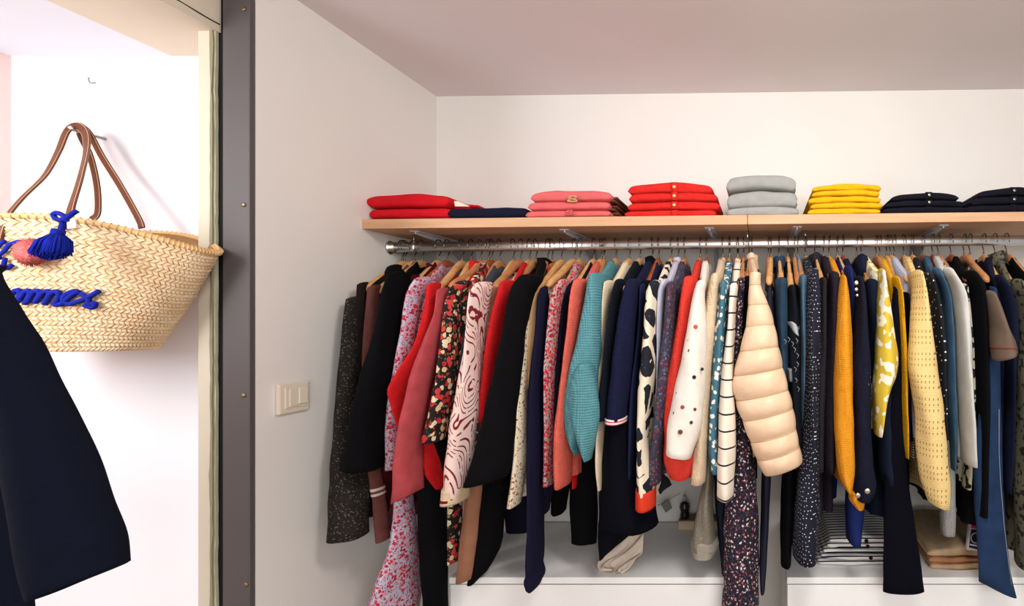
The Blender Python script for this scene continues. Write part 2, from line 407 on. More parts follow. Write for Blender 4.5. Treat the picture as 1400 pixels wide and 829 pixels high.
def interp(rows, y):
    """Catmull-Rom through rows (y, xl, xr)"""
    if y <= rows[0][0]: return rows[0][1], rows[0][2]
    for i in range(len(rows)-1):
        if y <= rows[i+1][0]:
            p0, p1, p2, p3 = rows[max(i-1, 0)], rows[i], rows[i+1], rows[min(i+2, len(rows)-1)]
            t = (y-p1[0])/(p2[0]-p1[0]); out = []
            for k in (1, 2):
                m1 = (p2[k]-p0[k])/max(1e-6, p2[0]-p0[0])*(p2[0]-p1[0]); m2 = (p3[k]-p1[k])/max(1e-6, p3[0]-p1[0])*(p2[0]-p1[0])
                out.append((2*t**3-3*t*t+1)*p1[k]+(t**3-2*t*t+t)*m1+(-2*t**3+3*t*t)*p2[k]+(t**3-t*t)*m2)
            return out
    return rows[-1][1], rows[-1][2]
def limb(rows, Y0, Y1, rymax=.05, seed=0, n=26, fold=.05, cap=True, slant=0.0, ytop=None, quilt=None, N=22, back=False, inner=True):
    """a hanging tube of cloth whose outline follows rows (y, xl, xr); Y0, Y1 depth at its top and bottom"""
    rings = []; ya, yb = rows[0][0], rows[-1][0]
    for i in range(N+1):
        y = ya+(yb-ya)*i/N; t = i/N
        xl, xr = interp(rows, y); Y = Y0+(Y1-Y0)*t; S = Y/FPX
        c = ((xl+xr)/2-CX)*S; hw = max(.003, (xr-xl)/2*S); tt = abs((xl+xr)/2-CX)/FPX
        ry = min(rymax, .86*hw/max(tt, .05)); rx = math.sqrt(max(hw*hw-(ry*tt)**2, (.3*hw)**2))
        z = H+(CY-y)*S
        q = 1.0
        if quilt:
            ph = (z/quilt+.5*math.sin(1.7)) % 1.0
            q = .90+.13*math.sqrt(max(0, 1-(2*ph-1)**2))
        ring = []
        for j in range(n):
            a = 2*math.pi*j/n
            w_ = 1+fold*(math.sin(3*a+seed+z*16)+.6*math.sin(5*a+seed*2+z*9))+fold*.55*math.sin(2*a+z*58+seed)*t**.5
            ring.append(Vector((c+rx*math.cos(a)*w_*q, Y+ry*math.sin(a)*w_*q, z+slant*math.cos(a)*t**3*rx*2)))
        rings.append(ring)
    def scaled(r, s, dz, dy=0):
        c = sum(r, Vector())/len(r)
        return [Vector((c.x+(v.x-c.x)*s, c.y+(v.y-c.y)*s+dy, v.z*1+dz)) for v in r]
    if cap:
        r0 = rings[0]
        rings = [scaled(r0, .12, .0105, .022), scaled(r0, .48, .0095, .016), scaled(r0, .80, .0060, .008)]+rings
    if inner:
        rings += [scaled(rings[-1], .93, -.0015), scaled(rings[-1], .86, .004), scaled(rings[-1], .8, .03)]
    if quilt is None: pass
    return loft_data(rings)
def surf(rows, Y0, Y1, px, py, rymax=.05):
    ya, yb = rows[0][0], rows[-1][0]; t = min(1, max(0, (py-ya)/(yb-ya))); Y = Y0+(Y1-Y0)*t
    xl, xr = interp(rows, py); S = Y/FPX; hw = (xr-xl)/2*S; tt = abs((xl+xr)/2-CX)/FPX
    ry = min(rymax, .86*hw/max(tt, .05)); u = max(-.95, min(.95, (px-(xl+xr)/2)/max(1, (xr-xl)/2)))
    return P(px, py, Y-ry*math.sqrt(1-u*u)*1.02-.001)
def disc(c, r, th=.0014, n=12):
    return loft_data([[c+Vector((rr*math.cos(a), d, rr*math.sin(a))) for a in [2*math.pi*j/n for j in range(n)]] for rr, d in ((r*.8, -th), (r, -th*.4), (r, th))])

GN = [0]
def garment(kind, cat, label, short, mat, rows, Yf=1.42, Ye=None, hem=None, back_hem=None, tone='l', collar=None, hood=False, cuff=None,
            buttons=(), bmat=None, extra=(), bare=False, th=.0130, hook=None, sleeves=True, sname='sleeve', fold=.05, ry=.05, quilt=None,
            bodyshift=0, slant=0.0, body=True, low=None, hdrop=0.0, neck=.05, hang=True, fw=None):
    GN[0] += 1; sd = GN[0]*1.7
    Ye = Ye or Yf-.02
    sx = (rows[0][1]+rows[0][2])/2
    xh = ((hook-CX)*RY/FPX) if hook else (sx-CX)*Yf/FPX
    xt = (sx-CX)*Yf/FPX if hook is None else xh+((sx-CX)*Yf/FPX-xh)*.85
    z0 = H+SL(xh)
    reach = min(1, (RY-Yf-.004)/.207)
    ad = z0+hz(.207)-(H+(CY-rows[0][0])*Yf/FPX-.016); ad = max(-.015, min(.05, ad))+hdrop if body else 0
    g = empty(kind, (xh, RY, z0+.15), label, cat)
    if hang: hanger(xh, xt, tone, f"{ {'l':'light','r':'reddish','m':'mid-brown'}[tone]} wooden hanger carrying the {short}", ad, reach)
    lastY = Ye
    ztop = lambda d: z0+hz(d)-ad*d/.207+(-.018 if bare else .0165)+(-.018 if d < neck*.8 else 0)
    hemY = hem if hem else rows[-1][0]-8
    zh = H+(CY-hemY)*(Ye+.04)/FPX
    if body:
        NU, NV = 22, 20; V = []; F = []
        ff = (fw or (RY-(Yf+.022)))
        for s in (1, -1):
            for i in range(NU+1):
                u = -1+2*i/NU; d = abs(u)*(ff if u < 0 else .17); zt = ztop(d*(.207/max(ff, .01)) if u < 0 else d)
                edge = math.sqrt(max(0, 1-abs(u)**6.0))
                for j in range(NV+1):
                    v = (j/NV)**1.7; z = zt+(zh-zt)*v
                    py = CY-(z-H)*FPX/Yf
                    xl, xr = interp(rows, py); xs = ((xl+xr)/2-CX)*(Yf-.01)/FPX
                    fl = max(0, -u); y = RY+u*(ff if u < 0 else .17)*(1+.0*v)
                    xc = xh+(xs-xh)*fl**1.3+bodyshift*v
                    tk = th*edge*min(1, .5+(zt-z)/.014*.5)*(.85+.4*v)
                    fo = .006*(v**.6)*math.sin(u*9+sd+2*v)+.0035*v*math.sin(u*21+sd*3)
                    V.append(Vector((xc+s*(tk+.0008)+fo, y, z+.004*math.sin(u*7+sd)*v)))
        M = (NU+1)*(NV+1); W = NV+1
        for s in (0, 1):
            for i in range(NU):
                for j in range(NV):
                    q = (s*M+i*W+j, s*M+(i+1)*W+j, s*M+(i+1)*W+j+1, s*M+i*W+j+1)
                    F.append(q if s == 0 else q[::-1])
        for i in range(NU): F.append((i*W, M+i*W, M+(i+1)*W, (i+1)*W))
        for i in (0, NU):
            for j in range(NV): F.append((i*W+j, i*W+j+1, M+i*W+j+1, M+i*W+j))
        mesh('body', V, F, mat, g)
    if sleeves:
        if not body: rows = [(396, rows[0][1]+3, rows[0][2]-3)]+list(rows)
        V, F = limb(rows, Yf, Ye, ry, sd, fold=fold, slant=slant, quilt=quilt, N=60 if quilt else 26)
        sl = mesh(sname, V, F, mat, g)
        if cuff:
            y0, y1, cm = cuff; sub = [(y,)+tuple(interp(rows, y)) for y in (y0, (y0+y1)/2, y1)]
            sub = [(y, a-1.2, b+1.2) for y, a, b in sub]
            T = lambda y: Yf+(Ye-Yf)*(y-rows[0][0])/(rows[-1][0]-rows[0][0])
            V, F = limb(sub, T(y0), T(y1), ry*1.04, sd, N=6, fold=.02, cap=False, inner=False); mesh('cuff', V, F, cm, sl)
        if kind not in ('trousers', 'jeans', 'skirt', 'scarf', 'vest') and body:
            # far sleeve, hanging behind the body
            yb = rows[-1][0]; w2 = []
            for y, a, b in rows:
                wpx = (b-a)*.7; Yb = 1.80; zz = (CY-y)*Yf/FPX; px = CX+(xh+.2*((a+b)/2-CX-(sx-CX))*Yf/FPX)*FPX/Yb
                w2.append((CY-zz*FPX/Yb, px-wpx/2, px+wpx/2))
            V, F = limb(w2, 1.79, 1.80, .035, sd+1, n=12, N=8, fold=.04, inner=False); mesh(sname, V, F, mat, g)
    for k, (nm, rws, ya, yb, mm, r) in enumerate(extra):
        V, F = limb(rws, ya, yb, r, sd+3+k, fold=.05); mesh(nm, V, F, mm or mat, g)
    if collar:
        cm, hgt, wx, wy = collar; rings = []
        for zz, sc in ((0, 1.25), (.25, 1.12), (.6, 1.0), (1.0, 1.02), (1.02, .9), (.6, .84), (.1, .9)):
            rings.append([Vector((xh+wx*sc*math.cos(a)*(1+.08*math.sin(3*a+sd)), RY-.006+wy*sc*math.sin(a), z0+.142+hgt*zz+.008*math.sin(a)*-1+.002*math.sin(4*a+sd))) for a in [2*math.pi*j/22 for j in range(22)]])
        V, F = loft_data(rings, False, False); mesh('collar', V, F, cm or mat, g)
    if hood:
        bm = bmesh.new(); bmesh.ops.create_uvsphere(bm, u_segments=20, v_segments=12, radius=1)
        for v in bm.verts:
            c = v.co.copy(); w_ = 1+.08*math.sin(c.z*6+c.y*4)
            v.co = Vector((xh+.024*c.x*w_, RY-.05+.085*c.y*w_, z0+.135+.048*c.z*(1-.25*c.y)))
        me = bpy.data.meshes.new('hood'); bm.to_mesh(me); bm.free(); link('hood', me, mat, g)
    for b in buttons:
        px, py = b[0], b[1]; m = b[2] if len(b) > 2 else bmat; r = b[3] if len(b) > 3 else .0042
        V, F = disc(surf(rows, Yf, Ye, px, py, ry), r); mesh('button', V, F, m, g)
    return g

W_ = (236, 226, 210)
lib_bg = floral((186, 174, 192), [(180, 26, 46), (200, 50, 70), (170, 20, 44), (206, 130, 150)], [(60, 60, 96), (186, 40, 60), (206, 206, 222), (90, 110, 90)], 120, .5)
lib2 = floral((176, 170, 168), [(196, 24, 44), (150, 20, 50), (214, 70, 84)], [(40, 40, 52), (170, 40, 60), (120, 130, 110)], 140, .6)
big_fl = floral((28, 24, 22), [(222, 196, 150), (206, 60, 60), (190, 40, 50), (232, 214, 180)], [(90, 96, 60), (180, 50, 52), (30, 26, 24), (150, 140, 96)], 62, .5)
swp = swirl((236, 206, 196), (126, 28, 40), 8.5, .2)
dkfl = floral((24, 24, 34), [(200, 170, 170), (170, 90, 100), (220, 210, 214)], [(70, 70, 110), (30, 26, 34), (120, 60, 70)], 120, .34)
CRM = cloth((232, 212, 180)); RED = knit((206, 30, 34)); RED2 = knit((226, 56, 46)); DEN = denim((36, 58, 84))

# ------------------------------------------------ the clothes, from the left wall to the right edge
T1 = tweed((33, 30, 28), (108, 100, 90))
garment('tweed_coat', 'coat', 'speckled charcoal tweed coat hanging nearest the left wall', 'speckled charcoal tweed coat', T1,
        [(410, 473, 490), (450, 467, 491), (530, 460, 492), (590, 456, 492), (650, 450, 505), (733, 448, 506)], 1.43, 1.37, hem=722, tone='l', ry=.05, sname='front_panel', hdrop=.015)
garment('brown_jacket', 'jacket', 'very dark brown jacket between the tweed coat and the mauve cardigan', 'very dark brown jacket', cloth((34, 27, 24)),
        [(390, 488, 502), (430, 486, 503), (520, 482, 503), (600, 480, 502)], 1.455, 1.44)
garment('mauve_cardigan', 'cardigan', 'dusty mauve long cardigan with two white cuff stripes, beside the black coat', 'dusty mauve cardigan', knit((120, 72, 66)),
        [(394, 502, 520), (430, 499, 519), (490, 495, 514), (560, 498, 518), (640, 500, 522), (672, 508, 527), (738, 513, 534)], 1.46, 1.42, cuff=(664, 676, stripes((120, 72, 66), (232, 214, 200), .014, .5)))
garment('black_coat', 'coat', 'large black coat with collar, leftmost of the black garments', 'large black coat', BLACK,
        [(376, 530, 556), (400, 521, 560), (450, 512, 553), (500, 498, 545), (560, 481, 533), (600, 472, 530), (640, 463, 529)], 1.42, 1.36, hook=577, tone='l',
        extra=[('collar', [(366, 529, 549), (374, 526, 556), (396, 526, 556)], 1.44, 1.44, None, .045)])
garment('burgundy_cardigan', 'cardigan', 'dark burgundy cardigan half hidden between black coat and first floral dress', 'dark burgundy cardigan', knit((78, 12, 20)),
        [(380, 556, 574), (430, 545, 566), (500, 536, 556), (640, 522, 545), (700, 516, 535)], 1.50, 1.48, hook=600, tone='l', collar=(None, .022, .016, .05))
garment('floral_dress', 'dress', 'long dress in small red and lilac flowers reaching below the cabinet top', 'long red and lilac floral dress', lib_bg,
        [(383, 566, 592), (400, 556, 583), (450, 548, 571), (500, 538, 562), (560, 528, 552), (640, 527, 550)], 1.42, 1.40, hem=640, hook=612, tone='r',
        extra=[('skirt_panel', [(600, 532, 560), (680, 538, 566), (740, 532, 572), (785, 512, 575), (850, 486, 578)], 1.46, 1.43, None, .09)])
garment('red_sweater', 'sweater', 'bright red sweater with its slack sleeve beside the dusty rose one', 'bright red slack sweater', RED,
        [(391, 583, 603), (430, 578, 600), (470, 566, 590), (505, 545, 580), (530, 530, 570), (548, 533, 562), (580, 541, 556)], 1.40, 1.37, hook=632, tone='l', bare=True)
garment('rose_cardigan', 'cardigan', 'dusty rose felted cardigan, its wide sleeve hanging over the black trousers', 'dusty rose cardigan', cloth((176, 74, 78), .2),
        [(398, 597, 612), (430, 592, 608), (450, 584, 606), (500, 565, 600), (540, 555, 590), (600, 541, 579), (640, 537, 579), (678, 534, 580)], 1.37, 1.33, hook=644, tone='l', bare=True, slant=.25,
        extra=[('sleeve_fold', [(440, 592, 606), (500, 580, 602), (550, 571, 592), (578, 572, 588)], 1.40, 1.39, None, .03)])
garment('red_cardigan', 'cardigan', 'red cardigan with its body showing below the big flowered blouse', 'red cardigan behind the flowered blouse', RED,
        [(392, 620, 640), (420, 612, 634), (500, 600, 626), (590, 577, 612), (640, 580, 616), (664, 594, 618)], 1.45, 1.43, hook=657, tone='l', collar=(None, .032, .016, .045))
garment('flowered_blouse', 'blouse', 'black blouse with big cream and red flowers, falling to the red cardigan', 'big flowered black blouse', big_fl,
        [(388, 622, 646), (400, 611, 634), (450, 604, 629), (500, 597, 627), (550, 588, 619), (602, 576, 611)], 1.39, 1.36, hook=672, tone='r', collar=(big_fl, .02, .014, .055),
        extra=[('lower_panel', [(600, 614, 634), (690, 612, 633), (766, 611, 632)], 1.47, 1.47, None, .05)])
garment('slate_top', 'top', 'slate grey top, a thin strip left of the swirl print blouse', 'slate grey top', cloth((72, 76, 88)),
        [(402, 633, 645), (430, 631, 644), (500, 627, 642), (560, 622, 640)], 1.45, 1.44, tone='m')
swb = garment('swirl_blouse', 'blouse', 'pink blouse with dark red swirl print and a striped cream cuff', 'pink swirl print blouse', swp,
        [(390, 650, 674), (400, 643, 672), (450, 636, 664), (500, 630, 662), (550, 622, 659), (600, 613, 652), (650, 606, 647), (683, 603, 642)], 1.38, 1.34, hook=702, tone='l', bare=True, hdrop=.02, fold=.08,
        cuff=(664, 684, knit((232, 204, 172))))
V, F = limb([(676.5, 602.5, 643.5), (680, 601.5, 642.8)], 1.341, 1.340, .053, 20.4, N=3, fold=.02, cap=False, inner=False); mesh('cuff_stripe', V, F, cloth((120, 20, 32)), swb)
garment('red_knit_jumper', 'sweater', 'red ribbed jumper between the swirl blouse and the charcoal jacket', 'red ribbed jumper', RED,
        [(388, 684, 706), (410, 678, 703), (450, 668, 696), (500, 660, 688), (540, 656, 682), (575, 654, 674)], 1.41, 1.40, hook=724, tone='l')
CHAR = cloth((14, 13, 16), .15)
garment('charcoal_jacket', 'jacket', 'charcoal wool jacket with turned collar and a row of tiny cuff buttons', 'charcoal wool jacket', CHAR,
        [(380, 708, 742), (392, 700, 736), (410, 694, 730), (450, 688, 722), (500, 676, 716), (550, 664, 710), (600, 654, 706), (640, 640, 700), (657, 635, 694)], 1.37, 1.33, hook=749, tone='m', slant=.1,
        collar=(None, .036, .022, .055), buttons=[(652, 578+k*14) if k < 5 else (648, 640) for k in range(5)], bmat=metal((96, 96, 120), .3))
garment('orange_top', 'top', 'orange red top showing below between charcoal jacket and cream embroidered blouse', 'orange red top', cloth((206, 62, 40)),
        [(402, 716, 727), (500, 702, 716), (560, 690, 704), (640, 686, 701)], 1.46, 1.46, tone='m')
emb = floral((234, 218, 190), [(150, 50, 46), (176, 90, 70)], [(234, 218, 190), (150, 60, 50), (234, 218, 190)], 95, .3)
garment('embroidered_blouse', 'blouse', 'cream blouse with rust embroidery along its narrow sleeve', 'cream embroidered blouse', emb,
        [(398, 716, 730), (430, 712, 730), (450, 711, 729), (500, 709, 725), (560, 705, 722), (620, 702, 722), (660, 697, 718), (690, 693, 713)], 1.40, 1.38, tone='l', bare=True,
        extra=[('placket', [(400, 723, 738), (450, 722, 736), (530, 721, 732)], 1.41, 1.41, cloth((196, 156, 112)), .02)])
garment('navy_trousers', 'trousers', 'long navy trousers with rolled hem resting over the left cabinet edge', 'long navy trousers', cloth((26, 25, 48)),
        [(405, 735, 752), (450, 732, 751), (530, 722, 748), (600, 721, 747), (700, 720, 744), (770, 718, 744), (786, 719, 742)], 1.40, 1.40, sname='leg', tone='l', body=False, ry=.06,
        extra=[('rolled_hem', [(780, 718, 744), (790, 716, 746), (801, 721, 741)], 1.40, 1.40, None, .05), ('leg', [(420, 748, 766), (500, 747, 764), (620, 742, 764), (700, 738, 752)], 1.47, 1.47, None, .06)])
garment('small_floral_blouse', 'blouse', 'blouse in tiny red flowers on grey, left of the coral cardigan', 'tiny red flowered blouse', lib2,
        [(386, 763, 784), (400, 754, 778), (430, 750, 771), (500, 744, 763), (560, 743, 760), (662, 743, 758)], 1.41, 1.40, hook=793, tone='l')
garment('navy_fine_cardigan', 'cardigan', 'fine navy cardigan between tiny flowered blouse and coral cardigan', 'fine navy cardigan', knit((22, 22, 42)),
        [(388, 775, 792), (420, 767, 784), (500, 760, 778), (600, 756, 772), (650, 754, 770)], 1.45, 1.45, tone='l')
garment('coral_cardigan', 'cardigan', 'coral pink cardigan left of the teal jumper', 'coral pink cardigan', knit((226, 104, 88)),
        [(386, 785, 806), (400, 781, 803), (450, 775, 797), (500, 768, 790), (560, 761, 786), (600, 757, 784), (662, 757, 782)], 1.40, 1.38, tone='l', hook=822)
garment('red_hidden_top', 'top', 'bright red top with only its hem showing under the teal jumper', 'bright red hidden top', cloth((214, 30, 30)),
        [(420, 798, 808), (560, 786, 796), (666, 782, 790)], 1.48, 1.48, tone='l')
TEAL = knit((94, 152, 160), 105, 1.0)
garment('teal_jumper', 'sweater', 'teal chunky knit jumper with a wide folded batwing sleeve', 'teal chunky jumper', TEAL,
        [(378, 804, 827), (400, 801, 829), (450, 792, 826), (480, 785, 824), (510, 776, 821), (545, 770, 818), (580, 771, 813), (602, 777, 800), (618, 784, 797)], 1.39, 1.37, tone='l', hook=842,
        extra=[('sleeve', [(500, 789, 812), (520, 781, 817), (560, 780, 821), (600, 788, 816), (628, 798, 810)], 1.33, 1.33, None, .035)])
garment('cream_shirt', 'shirt', 'cream shirt, a thin strip right of the teal jumper', 'cream shirt beside the teal jumper', CRM,
        [(388, 826, 840), (400, 824, 838), (450, 821, 832), (520, 817, 830), (570, 815, 829), (640, 814, 828), (668, 817, 826)], 1.41, 1.41, tone='l')
garment('midnight_cardigan', 'cardigan', 'blue black cardigan between the cream shirt and the navy one with pink trim', 'blue black cardigan', knit((18, 22, 32)),
        [(386, 841, 855), (400, 837, 852), (450, 829, 847), (500, 823, 841), (572, 815, 838)], 1.40, 1.39, hem=690, tone='l')
garment('pink_trimmed_cardigan', 'cardigan', 'navy cardigan whose cuff has a thin pink and white trim', 'navy cardigan with pink cuff trim', knit((24, 27, 58)),
        [(386, 856, 875), (400, 852, 874), (450, 843, 869), (500, 836, 865), (550, 830, 860), (576, 828, 857)], 1.38, 1.37, tone='l',
        cuff=(570, 577, stripes((216, 90, 110), (236, 226, 220), .008, .5)))
LB = cloth((9, 10, 19))
garment('long_navy_coat', 'coat', 'long nearly black coat with slanting hem almost touching the left cabinet', 'long nearly black coat', LB,
        [(388, 875, 897), (420, 868, 893), (500, 862, 886), (600, 856, 880), (640, 852, 876)], 1.47, 1.47, hem=650, hook=892, tone='r', collar=(None, .036, .020, .052),
        extra=[('skirt_panel', [(540, 834, 872), (600, 826, 880), (660, 821, 893), (700, 820, 900), (715, 820, 902)], 1.46, 1.44, None, .09),
               ('skirt_panel', [(680, 820, 880), (720, 819, 872), (745, 819, 846), (760, 819, 830)], 1.44, 1.43, None, .05)])
garment('indigo_blouse', 'blouse', 'indigo blouse left of the black and cream patterned coat', 'indigo blouse', cloth((30, 36, 66)),
        [(392, 875, 885), (450, 872, 882), (530, 862, 876), (600, 859, 874), (690, 858, 868)], 1.42, 1.41, tone='r')
GIR = patches((228, 214, 190), (26, 28, 38), 15, .13, (70, 100, 112))
garment('patterned_coat', 'coat', 'cream and black patched coat with a red orange cuff', 'cream and black patched coat', GIR,
        [(388, 889, 905), (400, 884, 903), (450, 880, 900), (500, 875, 898), (530, 872, 895), (600, 871, 888), (660, 870, 896), (692, 870, 896)], 1.39, 1.37, tone='l', cuff=(667, 692, cloth((220, 62, 40))), collar=(cloth((230, 218, 196)), .02, .013, .05))
garment('lavender_shirt', 'shirt', 'pale lavender grey shirt beside the patched coat', 'pale lavender shirt', cloth((190, 188, 204)),
        [(386, 903, 917), (400, 899, 912), (450, 898, 909), (500, 898, 907), (560, 895, 904)], 1.41, 1.41, tone='r', collar=(None, .034, .015, .04))
MULTI = floral((52, 56, 74), [(90, 40, 56), (80, 92, 112), (120, 60, 60)], [(36, 40, 56), (110, 120, 140), (150, 40, 50)], 95, .4)
garment('mottled_dress', 'dress', 'slate dress in a mottled red and blue print beside the coral sweater', 'slate mottled print dress', MULTI,
        [(390, 911, 927), (420, 909, 925), (450, 907, 924), (500, 901, 920), (560, 895, 914), (610, 889, 909), (658, 882, 905)], 1.40, 1.39, tone='m', hem=650)
garment('coral_sweater', 'sweater', 'coral red sweater wrapping behind the white dotted cardigan', 'coral red sweater', knit((222, 62, 50)),
        [(382, 935, 953), (400, 931, 952), (450, 923, 946), (500, 915, 938), (550, 909, 946), (600, 907, 956), (630, 907, 955), (650, 914, 948)], 1.40, 1.38, tone='m')
WHT = cloth((234, 226, 214))
garment('dotted_cardigan', 'cardigan', 'white cardigan with scattered coloured buttons over the coral sweater', 'white dotted cardigan', WHT,
        [(388, 953, 966), (400, 949, 964), (450, 939, 966), (500, 929, 965), (540, 921, 964), (580, 914, 960), (621, 910, 946)], 1.34, 1.32, tone='r', hook=966, slant=-.1,
        buttons=[(951, 447, cloth((214, 90, 66)), .0055), (942, 466, cloth((60, 90, 80))), (943, 480, cloth((110, 60, 50)), .0052), (937, 491, cloth((40, 50, 50))), (949, 516, cloth((44, 44, 54)), .005), (960, 505, cloth((50, 60, 60))),
                 (930, 591, cloth((122, 62, 44)), .0058), (933, 557, cloth((176, 70, 56)), .005), (926, 538, cloth((70, 90, 90))), (950, 560, cloth((120, 60, 44))), (945, 578, cloth((50, 60, 56))), (922, 565, cloth((150, 80, 60)))])
garment('cream_jumper', 'sweater', 'cream knit jumper between the dotted cardigan and the teal flowered blouse', 'cream knit jumper', knit((226, 200, 168)),
        [(378, 972, 986), (400, 967, 984), (450, 962, 980), (500, 959, 975), (560, 954, 972), (620, 948, 968), (657, 945, 965)], 1.39, 1.38, tone='m', collar=(None, .03, .015, .035))
garment('teal_flowered_blouse', 'blouse', 'teal blue blouse with small white flowers', 'teal blue flowered blouse', floral((64, 112, 132), [(236, 232, 220)], [(64, 112, 132), (60, 106, 126)], 60, .38),
        [(388, 984, 997), (420, 980, 996), (450, 977, 994), (500, 975, 990), (560, 970, 986), (605, 968, 984), (642, 972, 986)], 1.39, 1.38, tone='r')
garment('striped_jumper', 'sweater', 'white jumper with thin black stripes left of the puffer coat', 'white jumper with thin black stripes', stripes((236, 222, 204), (24, 22, 26), .0428, .1, .34),
        [(392, 998, 1009), (420, 996, 1006), (450, 994, 1004), (500, 988, 1003), (550, 984, 1005), (600, 982, 1006), (650, 980, 1004), (678, 980, 1003)], 1.36, 1.34, tone='l', collar=(CRM, .026, .014, .04))
garment('dark_flowered_dress', 'dress', 'long black dress with tiny pink flowers hanging between the two cabinets', 'long black flowered dress', dkfl,
        [(384, 1008, 1019), (420, 1006, 1018), (500, 1002, 1016), (560, 1000, 1020), (620, 1000, 1026)], 1.43, 1.43, tone='m', hem=620,
        extra=[('skirt_panel', [(560, 1006, 1030), (640, 1000, 1034), (700, 991, 1037), (780, 989, 1037), (850, 987, 1038)], 1.44, 1.41, None, .07)])
garment('black_jersey', 'top', 'plain black top just left of the puffer coat', 'plain black top', BLACK,
        [(382, 1017, 1027), (450, 1013, 1026), (520, 1010, 1026), (600, 1016, 1030)], 1.44, 1.44, hem=690, tone='m')
PUF = NT('puffer', .42, .35)
PUF.color(PUF.mix(PUF.noise(9, 4).outputs[0], lin((216, 182, 148)), lin((230, 200, 168)))); PUF.bump(PUF.noise(30, 2).outputs[0], .5, .006); PUF = PUF.m
pr = [(372, 1025, 1040), (392, 1024, 1041), (420, 1022, 1052), (450, 1018, 1060), (480, 1010, 1066), (513, 1001, 1072), (540, 1005, 1079), (562, 1012, 1084), (600, 1027, 1090), (620, 1034, 1094), (641, 1044, 1098)]
# quilted sleeve: each puffed tube bulges between two seams
def quilted(rows, seams, Yc, ry, m, parent, slope):
    N = 180; rings = []; n = 40; ya, yb = rows[0][0], rows[-1][0]; S = Yc/FPX
    for i in range(N+1):
        y = ya+(yb-ya)*i/N; xl, xr = interp(rows, y); c = ((xl+xr)/2-CX)*S; hw = (xr-xl)/2*S
        ring = []
        k = 0
        for a_, b_ in zip(seams, seams[1:]):
            if a_ <= y <= b_: k = (y-a_)/(b_-a_)
        q = .945+.06*abs(math.sin(math.pi*k))**.55; qy = .76+.26*abs(math.sin(math.pi*k))**.5
        if i == 0: q = .4; qy = .3
        tt = (y-ya)/(yb-ya)
        for j in range(n):
            a = 2*math.pi*j/n; wr = 1+.014*math.sin(7*a+y*.09)
            ring.append(Vector((c+hw*math.cos(a)*q*wr, Yc+min(ry, hw*.95+.006)*math.sin(a)*qy*wr, H+(CY-y)*S+slope*hw*math.cos(a)*tt)))
        rings.append(ring)
    c = sum(rings[-1], Vector())/n
    rings.append([c+(v-c)*.85+Vector((0, 0, .0)) for v in rings[-1]]); rings.append([c+(v-c)*.75+Vector((0, 0, .03)) for v in rings[-2]])
    V, F = loft_data(rings); sl = mesh('sleeve', V, F, m, parent)
    for s_ in seams[1:-1]:
        r = rings[int(round((s_-ya)/(yb-ya)*N))]; c = sum(r, Vector())/n
        V, F = tube_data([c+(v-c)*1.004 for v in r]+[r[0]], .0010, 5); mesh('quilting_seam', V, F, cloth((186, 142, 104)), sl)
    return sl
pf = garment('puffer_coat', 'coat', 'peach cream quilted puffer coat, the only shiny one on the rail', 'cream puffer coat', PUF, pr, 1.36, 1.34, hem=560, tone='l', hook=1028, sleeves=False, collar=(PUF, .045, .018, .03), fw=.24)
quilted(pr, [365, 390, 417, 445, 477, 508, 540, 566, 594, 618, 641], 1.33, .06, PUF, pf, .32)
V, F = limb([(560, 1018, 1034), (600, 1020, 1032), (622, 1021, 1033)], 1.42, 1.42, .03, 4); mesh('back_panel', V, F, PUF, pf)
hanger((1054-CX)*RY/FPX, (1051-CX)*1.45/FPX, 'l', 'bare light wooden hanger right of the cream puffer coat', 0, 1)
garment('charcoal_trousers', 'trousers', 'dark grey blue trousers hanging in the gap between the cabinets', 'dark grey blue trousers', cloth((40, 40, 56)),
        [(430, 1046, 1058), (600, 1042, 1056), (700, 1040, 1052), (770, 1038, 1048), (802, 1039, 1046)], 1.45, 1.45, sname='leg', body=False, tone='m')
garment('denim_jacket', 'jacket', 'dark teal denim jacket with a stand collar right of the puffer coat', 'dark teal denim jacket', denim((34, 58, 76)),
        [(384, 1060, 1077), (410, 1060, 1077), (450, 1061, 1078), (520, 1064, 1080), (600, 1066, 1082)], 1.43, 1.43, tone='l', collar=(denim((34, 58, 76)), .034, .020, .05), hem=600)
gt = garment('black_tshirt', 'shirt', 'black T-shirt with a pale grey graphic', 'black T-shirt with grey graphic', cloth((22, 24, 30)),
        [(394, 1077, 1088), (440, 1076, 1093), (500, 1077, 1094), (560, 1080, 1096), (640, 1084, 1098)], 1.42, 1.42, tone='l')
V, F = limb([(440, 1076, 1084), (443, 1075.5, 1092), (456, 1082, 1092.5), (459, 1088, 1092.5)], 1.417, 1.417, .05, 0, cap=False, N=6, inner=False, fold=0); mesh('graphic_print', V, F, cloth((176, 178, 182)), gt)['label'] = 'pale grey printed patch'
V, F = limb([(503, 1075, 1083), (520, 1076, 1084)], 1.40, 1.40, .04, 0, cap=False, N=4, inner=False, fold=0); mesh('graphic_print', V, F, cloth((120, 122, 126)), gt)
for k, (px, py) in enumerate([(1074, 467), (1079, 464), (1084, 470), (1090, 466), (1087, 478), (1091, 486), (1088, 505), (1091, 498), (1089, 520), (1092, 532)]):
    tube('lettering', [P(px-2, py-3, 1.365), P(px+1, py, 1.365), P(px-1, py+4, 1.365)], .0009, cloth((150, 154, 160)), gt, 5)
garment('sky_denim_shirt', 'shirt', 'washed light blue denim shirt left of the polka dot dress', 'washed light blue denim shirt', denim((74, 104, 126)),
        [(380, 1092, 1104), (420, 1091, 1103), (470, 1092, 1104), (540, 1093, 1104), (600, 1094, 1104)], 1.43, 1.43, tone='m', collar=(denim((74, 104, 126)), .03, .012, .045))
pk = dots((20, 23, 38), [(220, 222, 230)], 88, .115, .6)
